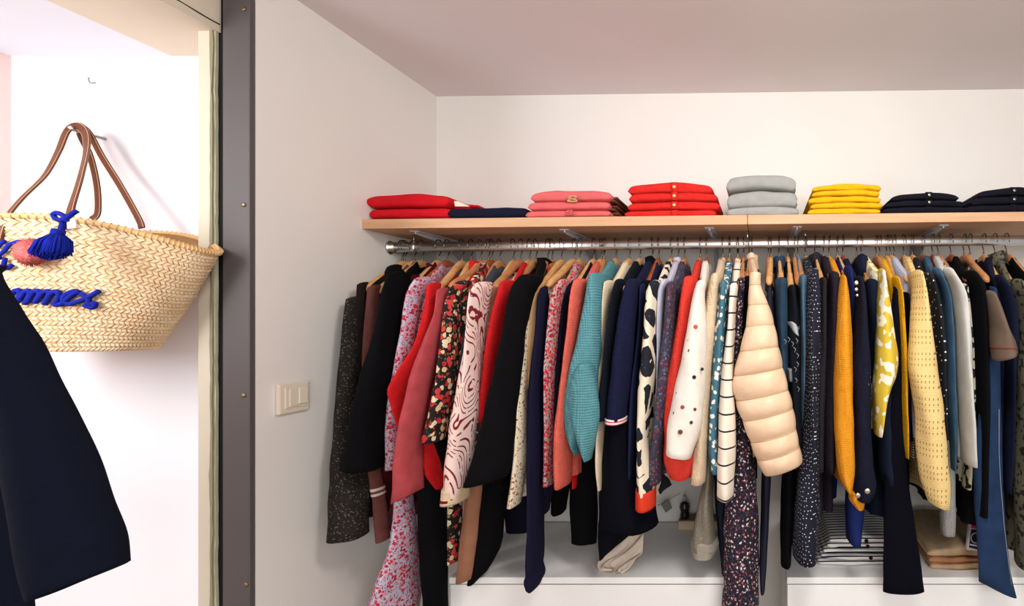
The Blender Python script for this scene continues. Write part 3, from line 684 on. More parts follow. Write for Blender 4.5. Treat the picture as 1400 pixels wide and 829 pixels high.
garment('black_slip_dress', 'dress', 'black dress ending above the right cabinet, left of the polka dot dress', 'black dress beside the polka dots', BLACK,
        [(420, 1086, 1098), (560, 1082, 1096), (640, 1070, 1090), (700, 1067, 1086), (768, 1067, 1081)], 1.45, 1.45, tone='m', body=False, sname='skirt_panel')
garment('polka_dot_dress', 'dress', 'long navy dress with tiny white polka dots', 'long polka dot dress', pk,
        [(372, 1103, 1119), (400, 1102, 1121), (450, 1101, 1121), (500, 1099, 1121), (600, 1096, 1119), (650, 1090, 1119), (710, 1085, 1120), (760, 1085, 1118)], 1.40, 1.40, tone='l', hem=740, ry=.07, fold=.07)
garment('grey_black_cardigan', 'cardigan', 'soft grey black cardigan with folded collar right of the polka dots', 'grey black cardigan', knit((42, 38, 44)),
        [(384, 1119, 1131), (410, 1117, 1131), (480, 1117, 1130), (560, 1114, 1128), (640, 1112, 1126)], 1.42, 1.42, hem=705, tone='l', collar=(None, .042, .022, .045))
garment('plum_sweater', 'sweater', 'plum black sweater left of the mustard jumper', 'plum black sweater', knit((40, 32, 42)),
        [(376, 1132, 1147), (400, 1132, 1149), (450, 1130, 1148), (500, 1128, 1146), (600, 1125, 1144), (641, 1125, 1142)], 1.41, 1.41, hem=700, tone='m', collar=(None, .03, .016, .045))
MUS = knit((226, 148, 34))
garment('mustard_jumper', 'sweater', 'mustard orange fluffy jumper, widest of the mustard knits', 'mustard orange fluffy jumper', MUS,
        [(381, 1147, 1157), (400, 1145, 1160), (450, 1142, 1164), (500, 1140, 1166), (560, 1140, 1167), (620, 1142, 1168), (650, 1146, 1168), (667, 1153, 1165)], 1.36, 1.34, tone='l')
garment('royal_blue_top', 'top', 'royal blue top between the mustard jumper and the embroidered navy one', 'royal blue top', cloth((30, 42, 96)),
        [(368, 1153, 1164), (400, 1156, 1170), (440, 1160, 1174), (520, 1162, 1178), (640, 1156, 1178), (700, 1155, 1181), (738, 1157, 1178)], 1.44, 1.42, tone='l', hem=640)
JEW = metal((196, 190, 170), .35)
ej = garment('jewelled_sweater', 'sweater', 'navy sweater with pale embroidered flowers on shoulder and cuff', 'navy sweater with embroidered flowers', knit((22, 24, 42)),
        [(382, 1168, 1180), (400, 1168, 1184), (450, 1167, 1187), (500, 1165, 1190), (600, 1165, 1192), (640, 1164, 1196), (664, 1165, 1198), (680, 1168, 1190)], 1.37, 1.35, tone='r',
        buttons=[(1171, 387, JEW, .006), (1171, 396, JEW, .005), (1172, 404, JEW, .004), (1184, 510, JEW, .005), (1188, 516, JEW, .005), (1185, 526, JEW, .006), (1188, 545, JEW, .005), (1173, 678, JEW, .007), (1186, 672, JEW, .0075), (1194, 665, JEW, .007)],
        extra=[('lining_cuff', [(672, 1160, 1176), (684, 1161, 1182), (693, 1168, 1181)], 1.36, 1.36, MUS, .03)])
garment('navy_hoodie', 'sweater', 'navy hooded sweater with a bulky hood, left of the yellow leaf print', 'navy hooded sweater', cloth((24, 30, 48)),
        [(386, 1182, 1200), (400, 1181, 1203), (450, 1185, 1210), (520, 1190, 1222), (580, 1197, 1228), (640, 1198, 1228), (657, 1202, 1224)], 1.42, 1.42, hem=705, tone='m', hood=True, back_hem=None)
YP = blotch((200, 172, 52), (236, 228, 204), 34, .54)
garment('yellow_print_blouse', 'blouse', 'yellow blouse with large white leaf shapes', 'yellow leaf print blouse', YP,
        [(372, 1200, 1210), (400, 1198, 1214), (430, 1197, 1219), (460, 1196, 1223), (490, 1195, 1228), (512, 1194, 1226), (530, 1193, 1219), (560, 1193, 1211), (593, 1193, 1206)], 1.36, 1.34, tone='l')
garment('golden_cardigan', 'cardigan', 'narrow golden yellow cardigan between leaf print and pale yellow knit', 'narrow golden cardigan', knit((226, 168, 24)),
        [(382, 1219, 1230), (400, 1221, 1234), (450, 1225, 1238), (500, 1227, 1241), (560, 1228, 1242), (600, 1231, 1243), (625, 1236, 1243)], 1.39, 1.38, tone='m', hook=1203)
garment('inky_top', 'top', 'inky black top right of the golden cardigan', 'inky black top', BLACK,
        [(404, 1232, 1244), (450, 1233, 1245), (520, 1236, 1246), (600, 1238, 1248)], 1.42, 1.42, hem=705, tone='l', bare=True)
garment('pinstripe_shirt', 'shirt', 'pale blue striped shirt peeking out left of the pale yellow knit', 'pale blue striped shirt', stripes((190, 200, 222), (130, 140, 172), .006, .3, 0, 1),
        [(376, 1240, 1250), (400, 1241, 1250), (460, 1240, 1250), (540, 1240, 1250), (596, 1243, 1252)], 1.41, 1.41, tone='l')
garment('breton_top', 'top', 'finely black striped top with its hem showing left of the pale yellow sleeve', 'finely striped top', stripes((220, 206, 180), (30, 28, 30), .0072, .5),
        [(420, 1245, 1252), (560, 1242, 1250), (626, 1243, 1250)], 1.43, 1.43, tone='m')
PY = pointelle((232, 202, 136), (150, 120, 62))
garment('pale_yellow_knit', 'sweater', 'pale yellow openwork knit sweater with a long wide sleeve', 'pale yellow openwork knit', PY,
        [(374, 1247, 1262), (400, 1246, 1268), (450, 1243, 1275), (500, 1240, 1281), (530, 1244, 1286), (560, 1250, 1291), (600, 1252, 1295), (650, 1256, 1298), (688, 1266, 1298)], 1.33, 1.31, tone='l', slant=-.15,
        hook=1236)
garment('pin_dot_blouse', 'blouse', 'black blouse with sparse white pin dots', 'black pin dot blouse', dots((18, 18, 24), [(230, 228, 220)], 42, .09, .7),
        [(378, 1262, 1276), (400, 1266, 1284), (450, 1270, 1292), (520, 1276, 1294), (600, 1284, 1298)], 1.40, 1.39, hem=690, tone='l', hook=1247)
garment('blue_chambray_shirt', 'shirt', 'mid blue chambray shirt between pin dot blouse and grey knit', 'mid blue chambray shirt', denim((58, 88, 112)),
        [(370, 1274, 1286), (400, 1285, 1300), (450, 1288, 1305), (500, 1289, 1306), (560, 1292, 1308), (600, 1297, 1309), (642, 1300, 1308)], 1.40, 1.39, tone='r', hook=1262)
garment('pale_grey_sweater', 'sweater', 'pale grey marl sweater hanging above the brown folded cloths', 'pale grey marl sweater', cloth((196, 196, 192), .15),
        [(370, 1289, 1303), (400, 1298, 1320), (450, 1304, 1327), (500, 1306, 1330), (560, 1309, 1333), (600, 1311, 1335), (633, 1313, 1336)], 1.36, 1.34, tone='r', hook=1275,
        extra=[('hem_panel', [(600, 1286, 1306), (680, 1284, 1307), (729, 1285, 1306)], 1.44, 1.44, knit((150, 150, 146)), .03)])
garment('leaf_print_shirt', 'shirt', 'cream shirt with black leaf shapes right of the pale grey sweater', 'cream shirt with black leaves', blotch((200, 192, 166), (26, 26, 24), 46, .55),
        [(392, 1313, 1324), (430, 1318, 1328), (480, 1322, 1332), (560, 1324, 1334), (666, 1314, 1328)], 1.42, 1.42, tone='m')
garment('black_blazer', 'jacket', 'black blazer with a reddish hanger end poking out of its neck', 'black blazer at right', cloth((12, 12, 16)),
        [(374, 1318, 1336), (392, 1324, 1348), (430, 1326, 1350), (480, 1328, 1352), (560, 1330, 1354), (640, 1328, 1352), (700, 1326, 1350)], 1.39, 1.40, hem=715, fold=.02, tone='r', hook=1300)
garment('taupe_polo', 'shirt', 'taupe polo shirt with short sleeve edged in a thin red line', 'taupe polo shirt', cloth((104, 88, 76)),
        [(402, 1346, 1362), (425, 1349, 1372), (450, 1352, 1381), (468, 1353, 1388), (487, 1355, 1393)], 1.33, 1.31, tone='l', hook=1326, bare=True, hem=468,
        cuff=(474, 476, cloth((126, 60, 52))), slant=.22)
garment('ink_blue_jacket', 'jacket', 'ink blue jacket between taupe polo and olive print', 'ink blue jacket', cloth((24, 28, 50)),
        [(380, 1360, 1372), (400, 1366, 1384), (440, 1372, 1392), (520, 1373, 1390), (600, 1372, 1388), (672, 1370, 1384)], 1.41, 1.42, hem=705, tone='l', hook=1345)
OLV = blotch((92, 90, 72), (34, 34, 30), 60, .57)
garment('olive_print_dress', 'dress', 'olive dress with black brush marks at the right edge of the photo', 'olive brush print dress', OLV,
        [(386, 1374, 1402), (410, 1382, 1418), (450, 1388, 1424), (500, 1386, 1428), (560, 1384, 1428), (640, 1384, 1430), (700, 1384, 1432), (775, 1386, 1434)], 1.40, 1.40, tone='l', hem=760, ry=.06, hook=1360, collar=(OLV, .04, .026, .05))
garment('black_jacket', 'jacket', 'black jacket cut off by the right edge of the photo', 'black jacket at the right edge', BLACK,
        [(384, 1408, 1430), (440, 1420, 1446), (600, 1426, 1450)], 1.42, 1.42, tone='m', hook=1376)
# trousers and jeans seen below
JN = denim((28, 50, 82))
jn = garment('jeans', 'jeans', 'flared blue jeans whose hem hangs in front of the right cabinet', 'flared blue jeans', JN,
        [(430, 1350, 1366), (520, 1344, 1368), (600, 1334, 1370), (660, 1330, 1371), (740, 1336, 1378), (780, 1338, 1384), (806, 1339, 1390)], 1.385, 1.38, sname='leg', body=False, tone='m', hook=1318, slant=-.22, ry=.018, fold=.03)
tube('seam', [P(x, y, 1.335) for x, y in ((1366, 560), (1366, 620), (1368, 660), (1373, 720), (1379, 770), (1383, 800))], .0008, cloth((150, 150, 150)), jn, 5)
garment('wide_black_trousers', 'trousers', 'wide black trousers hanging in front of the right cabinet', 'wide black trousers', LB,
        [(430, 1218, 1232), (560, 1214, 1236), (640, 1210, 1240), (700, 1208, 1248), (760, 1207, 1257), (809, 1207, 1264)], 1.385, 1.38, sname='leg', body=False, tone='m', hook=1198, fold=.02, ry=.016)
garment('straight_black_trousers', 'trousers', 'straight black trousers between rose cardigan and pink swirl blouse', 'straight black trousers at left', BLACK,
        [(430, 604, 620), (560, 590, 615), (640, 573, 613), (700, 571, 612), (850, 578, 612)], 1.44, 1.43, sname='leg', body=False, tone='m', hook=668, ry=.03)
garment('tan_trousers', 'trousers', 'tan trousers reaching the left cabinet top', 'tan trousers', cloth((150, 104, 80)),
        [(450, 668, 684), (600, 646, 664), (680, 636, 661), (740, 629, 655), (793, 624, 648)], 1.44, 1.43, sname='leg', body=False, tone='m', hook=712, slant=.15, ry=.02)
garment('tapered_black_trousers', 'trousers', 'tapered black trousers right of the tan trousers', 'tapered black trousers', BLACK,
        [(450, 690, 712), (600, 672, 700), (680, 655, 689), (740, 648, 686), (780, 642, 668), (797, 638, 652)], 1.46, 1.44, sname='leg', body=False, tone='m', hook=733, ry=.02,
        extra=[('leg', [(460, 712, 730), (600, 694, 730), (680, 690, 737), (722, 692, 736)], 1.60, 1.62, cloth((20, 20, 34)), .05)])
garment('cropped_black_trousers', 'trousers', 'cropped black trousers below the teal jumper', 'cropped black trousers', BLACK,
        [(450, 806, 826), (600, 786, 818), (660, 780, 818), (720, 780, 817), (742, 781, 815)], 1.50, 1.50, sname='leg', body=False, tone='m', hook=826, ry=.02,
        extra=[('leg', [(560, 756, 782), (640, 752, 782), (700, 753, 774)], 1.62, 1.62, None, .04)])
gl = garment('grey_linen_trousers', 'trousers', 'grey linen trousers with a turned up cuff above the left cabinet', 'grey linen trousers', tweed((104, 98, 86), (150, 142, 128)),
        [(430, 985, 998), (600, 966, 984), (660, 961, 976), (700, 952, 976), (740, 948, 980), (748, 948, 980)], 1.44, 1.44, sname='leg', body=False, tone='m', fold=.09, ry=.05,
        extra=[('turned_cuff', [(736, 946, 982), (742, 944, 984), (756, 946, 980)], 1.44, 1.44, tweed((128, 122, 110), (160, 152, 140)), .05)])
garment('slim_navy_trousers', 'trousers', 'slim dark navy trousers left of the long black flowered dress', 'slim dark navy trousers', cloth((26, 28, 42)),
        [(430, 998, 1008), (600, 976, 994), (680, 977, 996), (740, 983, 997), (778, 987, 996)], 1.47, 1.46, sname='leg', body=False, tone='m', hook=1008)
# ---------------------------------------------------------------- folded clothes
def folded_data(x0, x1, y0, y1, z0, z1, bulge=0.0, seed=0, sag=0.0, edge=.9, tilt=True, lean=0.0):
    """soft folded garment: a pillow-edged slab whose front is a rounded fold, two layers with a groove at the sides"""
    V = []; nx, na = 30, 28; rings = []
    hz_ = (z1-z0)/2; yc = (y0+y1)/2; hy = (y1-y0)/2
    for i in range(nx+1):
        u = -math.cos(math.pi*i/nx); e = max((1-abs(u)**26)**.5, .3); x = (x0+x1)/2+(x1-x0)/2*u
        dome = bulge*max(0, 1-u*u)**.8*(1+.12*math.sin(u*5+seed)); ring = []
        for j in range(na):
            a = 2*math.pi*j/na; ca, sa = math.cos(a), math.sin(a)
            sy = math.copysign(abs(ca)**.3, ca)*hy; sz = math.copysign(abs(sa)**.55, sa)*hz_*e
            w_ = noise.noise(Vector((u*2.2+seed*3, sa*2, seed)))*.0035
            yy = yc-(-sy)*1.0+(abs(u)**6)*math.copysign(.006, -ca)+w_*1.2
            zz = z0+hz_+sz+(dome if sa > 0 else sag*max(0, 1-u*u)**.8)*(.85+.15*(1-abs(ca)))*1.0+(w_ if sa > -.3 else 0)
            ring.append(Vector((x+w_*1.5+lean*(zz-z0), yy, max(zz, z0+.0002)+(SL(x) if tilt else 0))))
        rings.append(ring)
    return loft_data(rings)
def pile(items, Y, depth, name, cat, group, base_z=None, tilt=True, wd=None):
    """items from the bottom up: (xl, xr, ytop, ybottom, material, label, bulge)"""
    out = []
    for k, it in enumerate(items):
        xl, xr, yt, yb, m, lab, bl = it[:7]; S = Y/FPX
        x0, x1 = (xl-CX)*S, (xr-CX)*S; dz = SL((x0+x1)/2) if tilt else 0
        z0, z1 = H+(CY-yb)*S-dz, H+(CY-yt)*S-dz
        o = empty(name, ((x0+x1)/2, Y+depth/2, z0+dz), lab, cat, group)
        V, F = folded_data(x0, x1, Y, Y+depth, z0, z1-bl, bl, len(items)*3.1+k*1.7+xl*.01, items[k-1][6] if k else 0, tilt=tilt)
        mesh('folded_body', V, F, m, o); out.append((o, x0, x1, z0, z1, dz)); 
    return out
RF = cloth((206, 28, 38), .1); PKF = cloth((218, 104, 104), .1); CRF = knit((218, 44, 38), 260, .4); GRF = cloth((158, 158, 154), .12); YLF = knit((230, 176, 22), 260, .35); NVF = knit((20, 20, 30), 260, .35)
YF_ = 1.535
pile([(501, 612, 283, 299.4, RF, 'lower of two bright red folded tops at the left end of the shelf', .002),
      (498, 611, 262, 284, RF, 'upper of two bright red folded tops at the left end of the shelf', .012)], YF_, .27, 'folded_shirt', 'folded clothes', 'red folded tops at the shelf end')
pile([(618, 652, 279, 284, RF, 'flat red folded top peeking out behind the navy one', .001)], 1.66, .18, 'folded_shirt', 'folded clothes', None)
pile([(611.5, 718, 283, 298, cloth((26, 26, 46)), 'flat navy folded top between red and pink piles', .001)], YF_, .12, 'folded_shirt', 'folded clothes', None)
V, F = loft_data([[P(621, 275.5, 1.545), P(626, 275.5, 1.545), P(642, 282.3, 1.545), P(622, 282.3, 1.545)], [P(621, 275, 1.547), P(626, 275, 1.547), P(642, 282, 1.547), P(622, 282, 1.547)]])
tag(mesh('paper_tag', V, F, plastic((222, 210, 190), .7), None, False), 'small cream paper tag lying behind the flat navy top', 'tag')
BRF = cloth((112, 70, 48), .2)
for k, (xl, xr, yt, yb, bl) in enumerate([(717, 833, 286.5, 297.6, .001), (720, 832, 274, 287.5, .002), (724, 834, 258, 275.5, .010)]):
    o, x0, x1, z0, z1, dz = pile([(xl, xr, yt, yb, PKF, ('lowest', 'middle', 'top')[k]+' pink folded cardigan with brown lining', bl)], YF_, .25, 'folded_cardigan', 'folded clothes', 'pink folded cardigans')[0]
    for q in range(2):
        V, F = folded_data(x1-.05, x1+.014-.003*k+q*.003, YF_+.02+.012*q, YF_+.26, z0+.001+q*.011, min(z1-.002, z0+.011+q*.011), 0, k+q); mesh('lining', V, F, BRF, o)
def knot(parent, c, r, m):
    pts = [c+Vector((r*2*math.sin(2*t), -.003+.002*math.cos(t*3), r*math.sin(t*1.0)*1.1)) for t in [i*math.pi*2/20 for i in range(21)]]
    tube('tie', pts, r*.42, m, parent, 6)
pl = [o for o in bpy.data.objects if o.name.startswith('folded_cardigan')]
knot(pl[0], P(779, 291, 1.528), .005, PKF); knot(pl[2], P(783, 272.5, 1.530), .007, cloth((206, 150, 110)))
def card_pile(specs, mat, colname, group, bx, bm_):
    items = []
    for k, (xl, xr, yt, yb, bl) in enumerate(specs):
        n = len(specs); pos = 'lowest' if k == 0 else ('top' if k == n-1 else (['', 'second', 'third', 'fourth'][k]+' from bottom'))
        items.append((xl, xr, yt, yb, mat, f"{colname} folded {'cardigan' if bx else 'sweater'}, {pos} of its pile", bl))
    for k, (o, x0, x1, z0, z1, dz) in enumerate(pile(items, YF_, .27, 'folded_cardigan' if bx else 'folded_sweater', 'folded clothes', group)):
        if bx:
            cx = (bx-CX)*YF_/FPX; lo = z0+dz+(items[k-1][6]*.85 if k else 0); hi = z1+dz-.1*items[k][6]; c_ = (lo+hi)/2; hh = (hi-lo)*.40
            V, F = loft_data([[Vector((cx+sx_*.0095, YF_-.0040+dy+.0035*abs(t)**3, c_+hh*t)) for sx_, dy in ((-1, 0), (1, 0), (1, .007), (-1, .007))] for t in (-1, -.6, 0, .6, 1)])
            mesh('button_band', V, F, mat, o)
            if k != 0:
                V, F = disc(Vector((cx, YF_-.0055, c_)), .0048); mesh('button', V, F, bm_, o)
BTN = plastic((214, 176, 120), .3); BTN2 = metal((150, 146, 140), .3)
card_pile([(853, 978, 286, 297, .002), (858, 984, 274, 288, .004), (859, 980, 261, 277, .006), (858, 973, 247, 267, .011)], CRF, 'coral red', 'coral red folded cardigans', 922, BTN)
card_pile([(994, 1092, 280, 296, .007), (994, 1090, 258, 286.5, .012), (994, 1088, 235.5, 264, .012)], GRF, 'grey', 'grey folded sweaters', None, None)
card_pile([(1105, 1205, 283.5, 293.6, .002), (1109, 1207, 275, 286, .004), (1106, 1205, 266, 279, .006), (1111, 1203, 257.5, 270, .007), (1112, 1205, 249, 263, .009)], YLF, 'yellow', 'yellow folded sweaters', None, None)
card_pile([(1209, 1322, 281, 291.6, .004), (1213, 1319, 271.5, 284, .008), (1221, 1312, 261, 276, .012)], NVF, 'navy', 'navy folded cardigans', 1270, BTN2)
card_pile([(1323, 1445, 278, 290.6, .004), (1330, 1441, 266, 281, .009), (1340, 1437, 254, 271, .015)], NVF, 'blue-black', 'blue-black folded cardigans at the right edge', 1386, BTN2)

# ---------------------------------------------------------------- on the cabinets
ST = lambda ph: layers((232, 228, 224), (24, 26, 44), .0160, .32, ph)
YC_ = 1.52
for k in range(5):
    S = YC_/FPX; zb = ZC+k*.0165; x0, x1 = (1119+k*4-CX)*S, (1236-k-CX)*S
    pos = ('lowest', 'second from bottom', 'middle', 'second from top', 'top')[k]
    o = empty('folded_striped_shirt', ((x0+x1)/2, YC_+.12, zb), f'navy and white striped folded top, {pos} of its pile', 'folded clothes', 'striped folded tops')
    V, F = folded_data(x0, x1, YC_-.004*(k % 2), YC_+.27, zb+.0003, zb+.0165, .004 if k == 4 else 0, k*2.3, tilt=False)
    mesh('folded_body', V, F, ST(k*.23), o)
    if k in (1, 3, 4):
        V, F = disc(Vector((P(1194-k*2, 0, 1.50).x, YC_-.006, zb+.010)), .006, .002, 8); mesh('bow', V, F, cloth((22, 24, 40)), o)
BT = [cloth((196, 158, 120), .25), cloth((176, 122, 88), .25), cloth((188, 160, 126), .25)]
for k in range(3):
    S = 1.50/FPX; zb = ZC+k*.019; x0, x1 = (1272-k*2-CX)*S, (1372-CX)*S
    o = empty('folded_throw', ((x0+x1)/2, 1.64, zb), f"{('tan', 'pinkish brown', 'crumpled beige')[k]} folded velvet cloth, {('lowest', 'middle', 'top')[k]} of its pile", 'folded clothes', 'brown folded cloths')
    V, F = folded_data(x0, x1, 1.492, 1.80, zb+.0003, zb+.019, .012 if k == 2 else 0, k*4.1, tilt=False); mesh('folded_body', V, F, BT[k], o)
# upright boxed card behind the jeans
bk = empty('boxed_card', P(1330, 752, 1.50), 'small upright box with pink and navy front and white ring mark, beside the jeans', 'box')
c = [P(1322, 752, 1.47), P(1327, 705, 1.47), P(1352, 705, 1.47), P(1352, 756, 1.47)]
V, F = loft_data([c, [v+Vector((0, .012, 0)) for v in c]]); mesh('box_body', V, F, plastic((206, 204, 208), .5), bk, False)
def plate(nm, pts, Y, m, parent):
    c = [P(x, y, Y) for x, y in pts]; V, F = loft_data([c, [v+Vector((0, .0015, 0)) for v in c]]); return mesh(nm, V, F, m, parent, False)
plate('pink_panel', [(1329.5, 707), (1337, 707), (1337, 724), (1328, 722)], 1.4682, plastic((214, 30, 110)), bk)
plate('navy_panel', [(1328, 724), (1340, 726), (1340, 752), (1325, 749)], 1.4682, plastic((28, 30, 60)), bk)
cc = P(1333.5, 736, 1.466); tube('ring_mark', [cc+Vector((.012*math.cos(a), 0, .014*math.sin(a))) for a in [i*math.pi/12 for i in range(25)]], .0014, plastic((220, 220, 226)), bk, 6)
plate('white_line', [(1326, 744), (1340, 746.5), (1340, 748.5), (1326, 746)], 1.4675, plastic((220, 220, 226)), bk)
# left cabinet: wooden box, dark bottle, hanging tag, cream cloth
wb = empty('wooden_tray', (P(960, 715, 1.80).x, 1.81, ZC), 'pale wooden block box at the back of the left cabinet', 'box')
Sx = lambda px, Y: (px-CX)*Y/FPX
box('tray_body', (Sx(927, 1.78), 1.78, ZC+.0002), (Sx(981, 1.78), 1.84, ZC+.030), wood((190, 168, 140), (206, 186, 158), 'X'), wb, bev=.002)
box('tray_lid', (Sx(928, 1.78), 1.782, ZC+.0302), (Sx(980, 1.78), 1.838, ZC+.034), wood((90, 76, 64), (110, 94, 80), 'X'), wb)
bt = empty('dark_bottle', (Sx(936, 1.80), 1.80, ZC+.034), 'small black bottle shaped ornament with a clear stopper on the wooden box', 'bottle')
prof = [(0, .011), (.003, .0135), (.012, .0145), (.022, .0125), (.030, .0150), (.042, .0165), (.046, .013), (.050, .015), (.054, .009), (.058, .007)]
V, F = loft_data([[Vector((Sx(936, 1.80)+r*math.cos(a)*(1.1+.12*math.sin(3*a)), 1.80+r*math.sin(a), ZC+.0342+z)) for a in [2*math.pi*j/16 for j in range(16)]] for z, r in prof])
mesh('bottle_body', V, F, plastic((16, 16, 18), .3), bt)
V, F = loft_data([[Vector((Sx(936, 1.80)+r*math.cos(a), 1.80+r*math.sin(a), ZC+.0342+z)) for a in [2*math.pi*j/12 for j in range(12)]] for z, r in ((.058, .004), (.066, .0055), (.075, .0065), (.08, .004))])
mesh('stopper', V, F, plastic((150, 150, 150), .2), bt)
tg = empty('string_tag', P(911, 690, 1.82), 'small grey square tag on a thin string, against the back wall', 'tag')
plate('tag_card', [(904, 690), (914, 683), (919, 695), (910, 701.5)], 1.80, cloth((128, 128, 118)), tg)
tube('string', [P(899, 691.5, 1.80), P(905, 689, 1.80), P(914, 683.5, 1.80), P(930, 675, 1.80)], .0009, cloth((70, 66, 60)), tg, 6)
rings = []
rows = [(727, 846, 880), (741, 838, 880), (760, 828, 876), (772, 817, 866), (780, 819, 860), (787, 838, 850)]
N = 26
for i in range(N+1):
    y = 722+66*i/N; xl, xr = interp(rows, y); Y = 1.60-.13*i/N
    z = max(H+(CY-y)*Y/FPX, ZC+.003)
    ring = []
    for j in range(29):
        u = j/28; ring.append(Vector(((xl+(xr-xl)*u-CX)*Y/FPX, Y+.004*math.sin(u*15+i*.4), z+.005*math.sin(u*11+i*.5)+.003*math.sin(u*29+i)+.006)))
    ring += [v+Vector((0, .006, -.0045)) for v in ring[::-1]]
    rings.append(ring)
V, F = loft_data(rings)
for v in V: v.z = max(v.z, ZC+.0006)
tag(mesh('cream_scarf', V, F, cloth((232, 212, 192), .15)), 'crumpled cream scarf end trailing onto the left cabinet under the long coat', 'scarf')

# ---------------------------------------------------------------- straw basket on the passage wall
BX, BY, BZ = -1.503, 1.135, H-.066
bag = empty('straw_basket', (BX, BY, BZ), 'woven straw basket bag with brown leather handles on the bright passage wall', 'bag')
HB = .272
def bsurf(a, v, off=0.0):
    """a angle around, v 0 bottom .. 1 rim"""
    w_ = .152+(.292-.152)*v**.95; d = .066+(.100-.066)*v-.050*max(0, v-.62)*abs(math.cos(a))**2
    ca, sa = math.cos(a), math.sin(a)
    x = w_*math.copysign(abs(ca)**.92, ca); y = d*math.copysign(abs(sa)**.9, sa)
    rimz = HB-.060*abs(ca)**2.2
    z = rimz*v + (.0045*math.sin(v*58)*v if 0 else 0)
    n = Vector((ca/w_, sa/d, .0)).normalized()
    return Vector((BX+x, BY+y, BZ+z))+n*off
rings = [[bsurf(2*math.pi*j/64, v/16) for j in range(64)] for v in range(17)]
inner = [[bsurf(2*math.pi*j/64, v/16, -.006)+Vector((0, 0, .003)) for j in range(64)] for v in range(16, -1, -4)]
V, F = loft_data(rings+inner); mesh('basket_shell', V, F, straw((150, 108, 62), (176, 132, 80)), bag)
parts = []; R_ = 30
for r in range(R_):
    v0 = r/R_; v1 = (r+1)/R_; per = 2*math.pi*.235; ns = 100
    sl_ = 1 if r % 2 == 0 else -1
    for k in range(ns):
        a0 = 2*math.pi*(k+.15*math.sin(r*9.1))/ns; da = 2*math.pi/ns
        jig = random.uniform(-.0006, .0008)
        q = []
        for t in (0, 1):
            aa = a0+sl_*da*(.75*(t-.5)); vv = v0+(v1-v0)*(-.12+1.24*t); vv = min(max(vv, 0), .995)
            for e in (-.46, .46):
                q.append(bsurf(aa+da*e, vv, .0005))
        mid = [bsurf(a0+da*e+0, v0+(v1-v0)*.5, .0042+jig) for e in (-.36, .36)]
        hi = [bsurf(a0+sl_*da*.28+da*e, v0+(v1-v0)*.86, .0032+jig) for e in (-.36, .36)]
        lo = [bsurf(a0-sl_*da*.28+da*e, v0+(v1-v0)*.14, .0032+jig) for e in (-.36, .36)]
        vs8 = [q[0], q[1], lo[0], lo[1], mid[0], mid[1], hi[0], hi[1], q[2], q[3]]
        parts.append((vs8, [(0, 1, 3, 2), (2, 3, 5, 4), (4, 5, 7, 6), (6, 7, 9, 8), (0, 2, 4, 6, 8), (1, 9, 7, 5, 3)]))
V, F = join_data(parts); mesh('woven_strands', V, F, straw((214, 176, 130), (240, 218, 184)), bag, False, 'stuff')
# plaited rim
rim = [bsurf(2*math.pi*j/120, 1, .001)+Vector((0, 0, .003)) for j in range(121)]
V, F = tube_data(rim, .0058, 8); mesh('rim', V, F, straw((200, 154, 98), (226, 184, 126)), bag)
parts = []
for k in range(130):
    a = 2*math.pi*k/130; p = [bsurf(a+s_*.010, 1, .001)+Vector((0, 0, .003)) for s_ in (-1, 1)]
    n = Vector((math.cos(a), math.sin(a), 0))
    pts = [p[0]+n*.004+Vector((0, 0, -.006)), p[0]+n*.0068, (p[0]+p[1])/2+Vector((0, 0, .0064)), p[1]-n*.0064]
    parts.append(tube_data(pts, .0021, 5))
V, F = join_data(parts); mesh('rim_stitches', V, F, straw((214, 170, 112), (236, 200, 146)), bag, True, 'stuff')
# bottom
V, F = loft_data([[bsurf(2*math.pi*j/48, 0)+Vector((0, 0, .0)) for j in range(48)], [bsurf(2*math.pi*j/48, 0)*1+Vector((0, 0, .004)) for j in range(48)]]); mesh('basket_base', V, F, straw((196, 150, 96), (220, 180, 126)), bag)
LEA = paint((104, 54, 34), .45, .25, .2, 40); LED = cloth((206, 170, 128))
def strap(pts, wid, th, parent=bag):
    pp = catmull(pts, 8); rings = []
    for i, p in enumerate(pp):
        t = (pp[min(i+1, len(pp)-1)]-pp[max(i-1, 0)]).normalized(); s_ = Vector((0, 1, 0)).cross(t).normalized()
        rings.append([p+s_*wid*.5*math.cos(a)+Vector((0, 1, 0))*th*math.sin(a) for a in [2*math.pi*j/12 for j in range(12)]])
    V, F = loft_data(rings); st = mesh('handle', V, F, LEA, parent)
    for sgn in (-1, 1):
        ed = []
        for i, p in enumerate(pp):
            t = (pp[min(i+1, len(pp)-1)]-pp[max(i-1, 0)]).normalized(); s_ = Vector((0, 1, 0)).cross(t).normalized()
            ed.append(p+s_*wid*.40*sgn+Vector((0, -th*.75, 0)))
        V, F = tube_data(ed, .0006, 5); mesh('stitching', V, F, LED, st)
yf, yb_ = 1.03, 1.225
strap([P(-4, 330, 1.035), P(4, 305, 1.04), P(30, 272, 1.09), P(62, 240, 1.15), P(80, 208, 1.2), P(92, 180, 1.235), P(106, 173, 1.245), P(117, 182, 1.235), P(119, 205, 1.20), P(110, 245, 1.12), P(98, 284, 1.06), P(92, 312, 1.035)], .021, .0035)
strap([P(126, 300, 1.215), P(134, 290, 1.22), P(133, 255, 1.235), P(124, 215, 1.25), P(110, 184, 1.255), P(112, 176, 1.257), P(122, 182, 1.257), P(140, 215, 1.25), P(165, 255, 1.24), P(190, 300, 1.22), P(194, 312, 1.218)], .0155, .003)
hk = empty('coat_hook', (P(110, 170, 1.29).x, 1.29, H+.48), 'small metal wall peg behind the basket handles', 'hook')
hp = P(108, 178, 1.25)
tube('peg', [(hp.x, 1.2995, hp.z-.004), (hp.x, 1.24, hp.z-.004), (hp.x, 1.232, hp.z+.002)], .004, CHROME, hk)
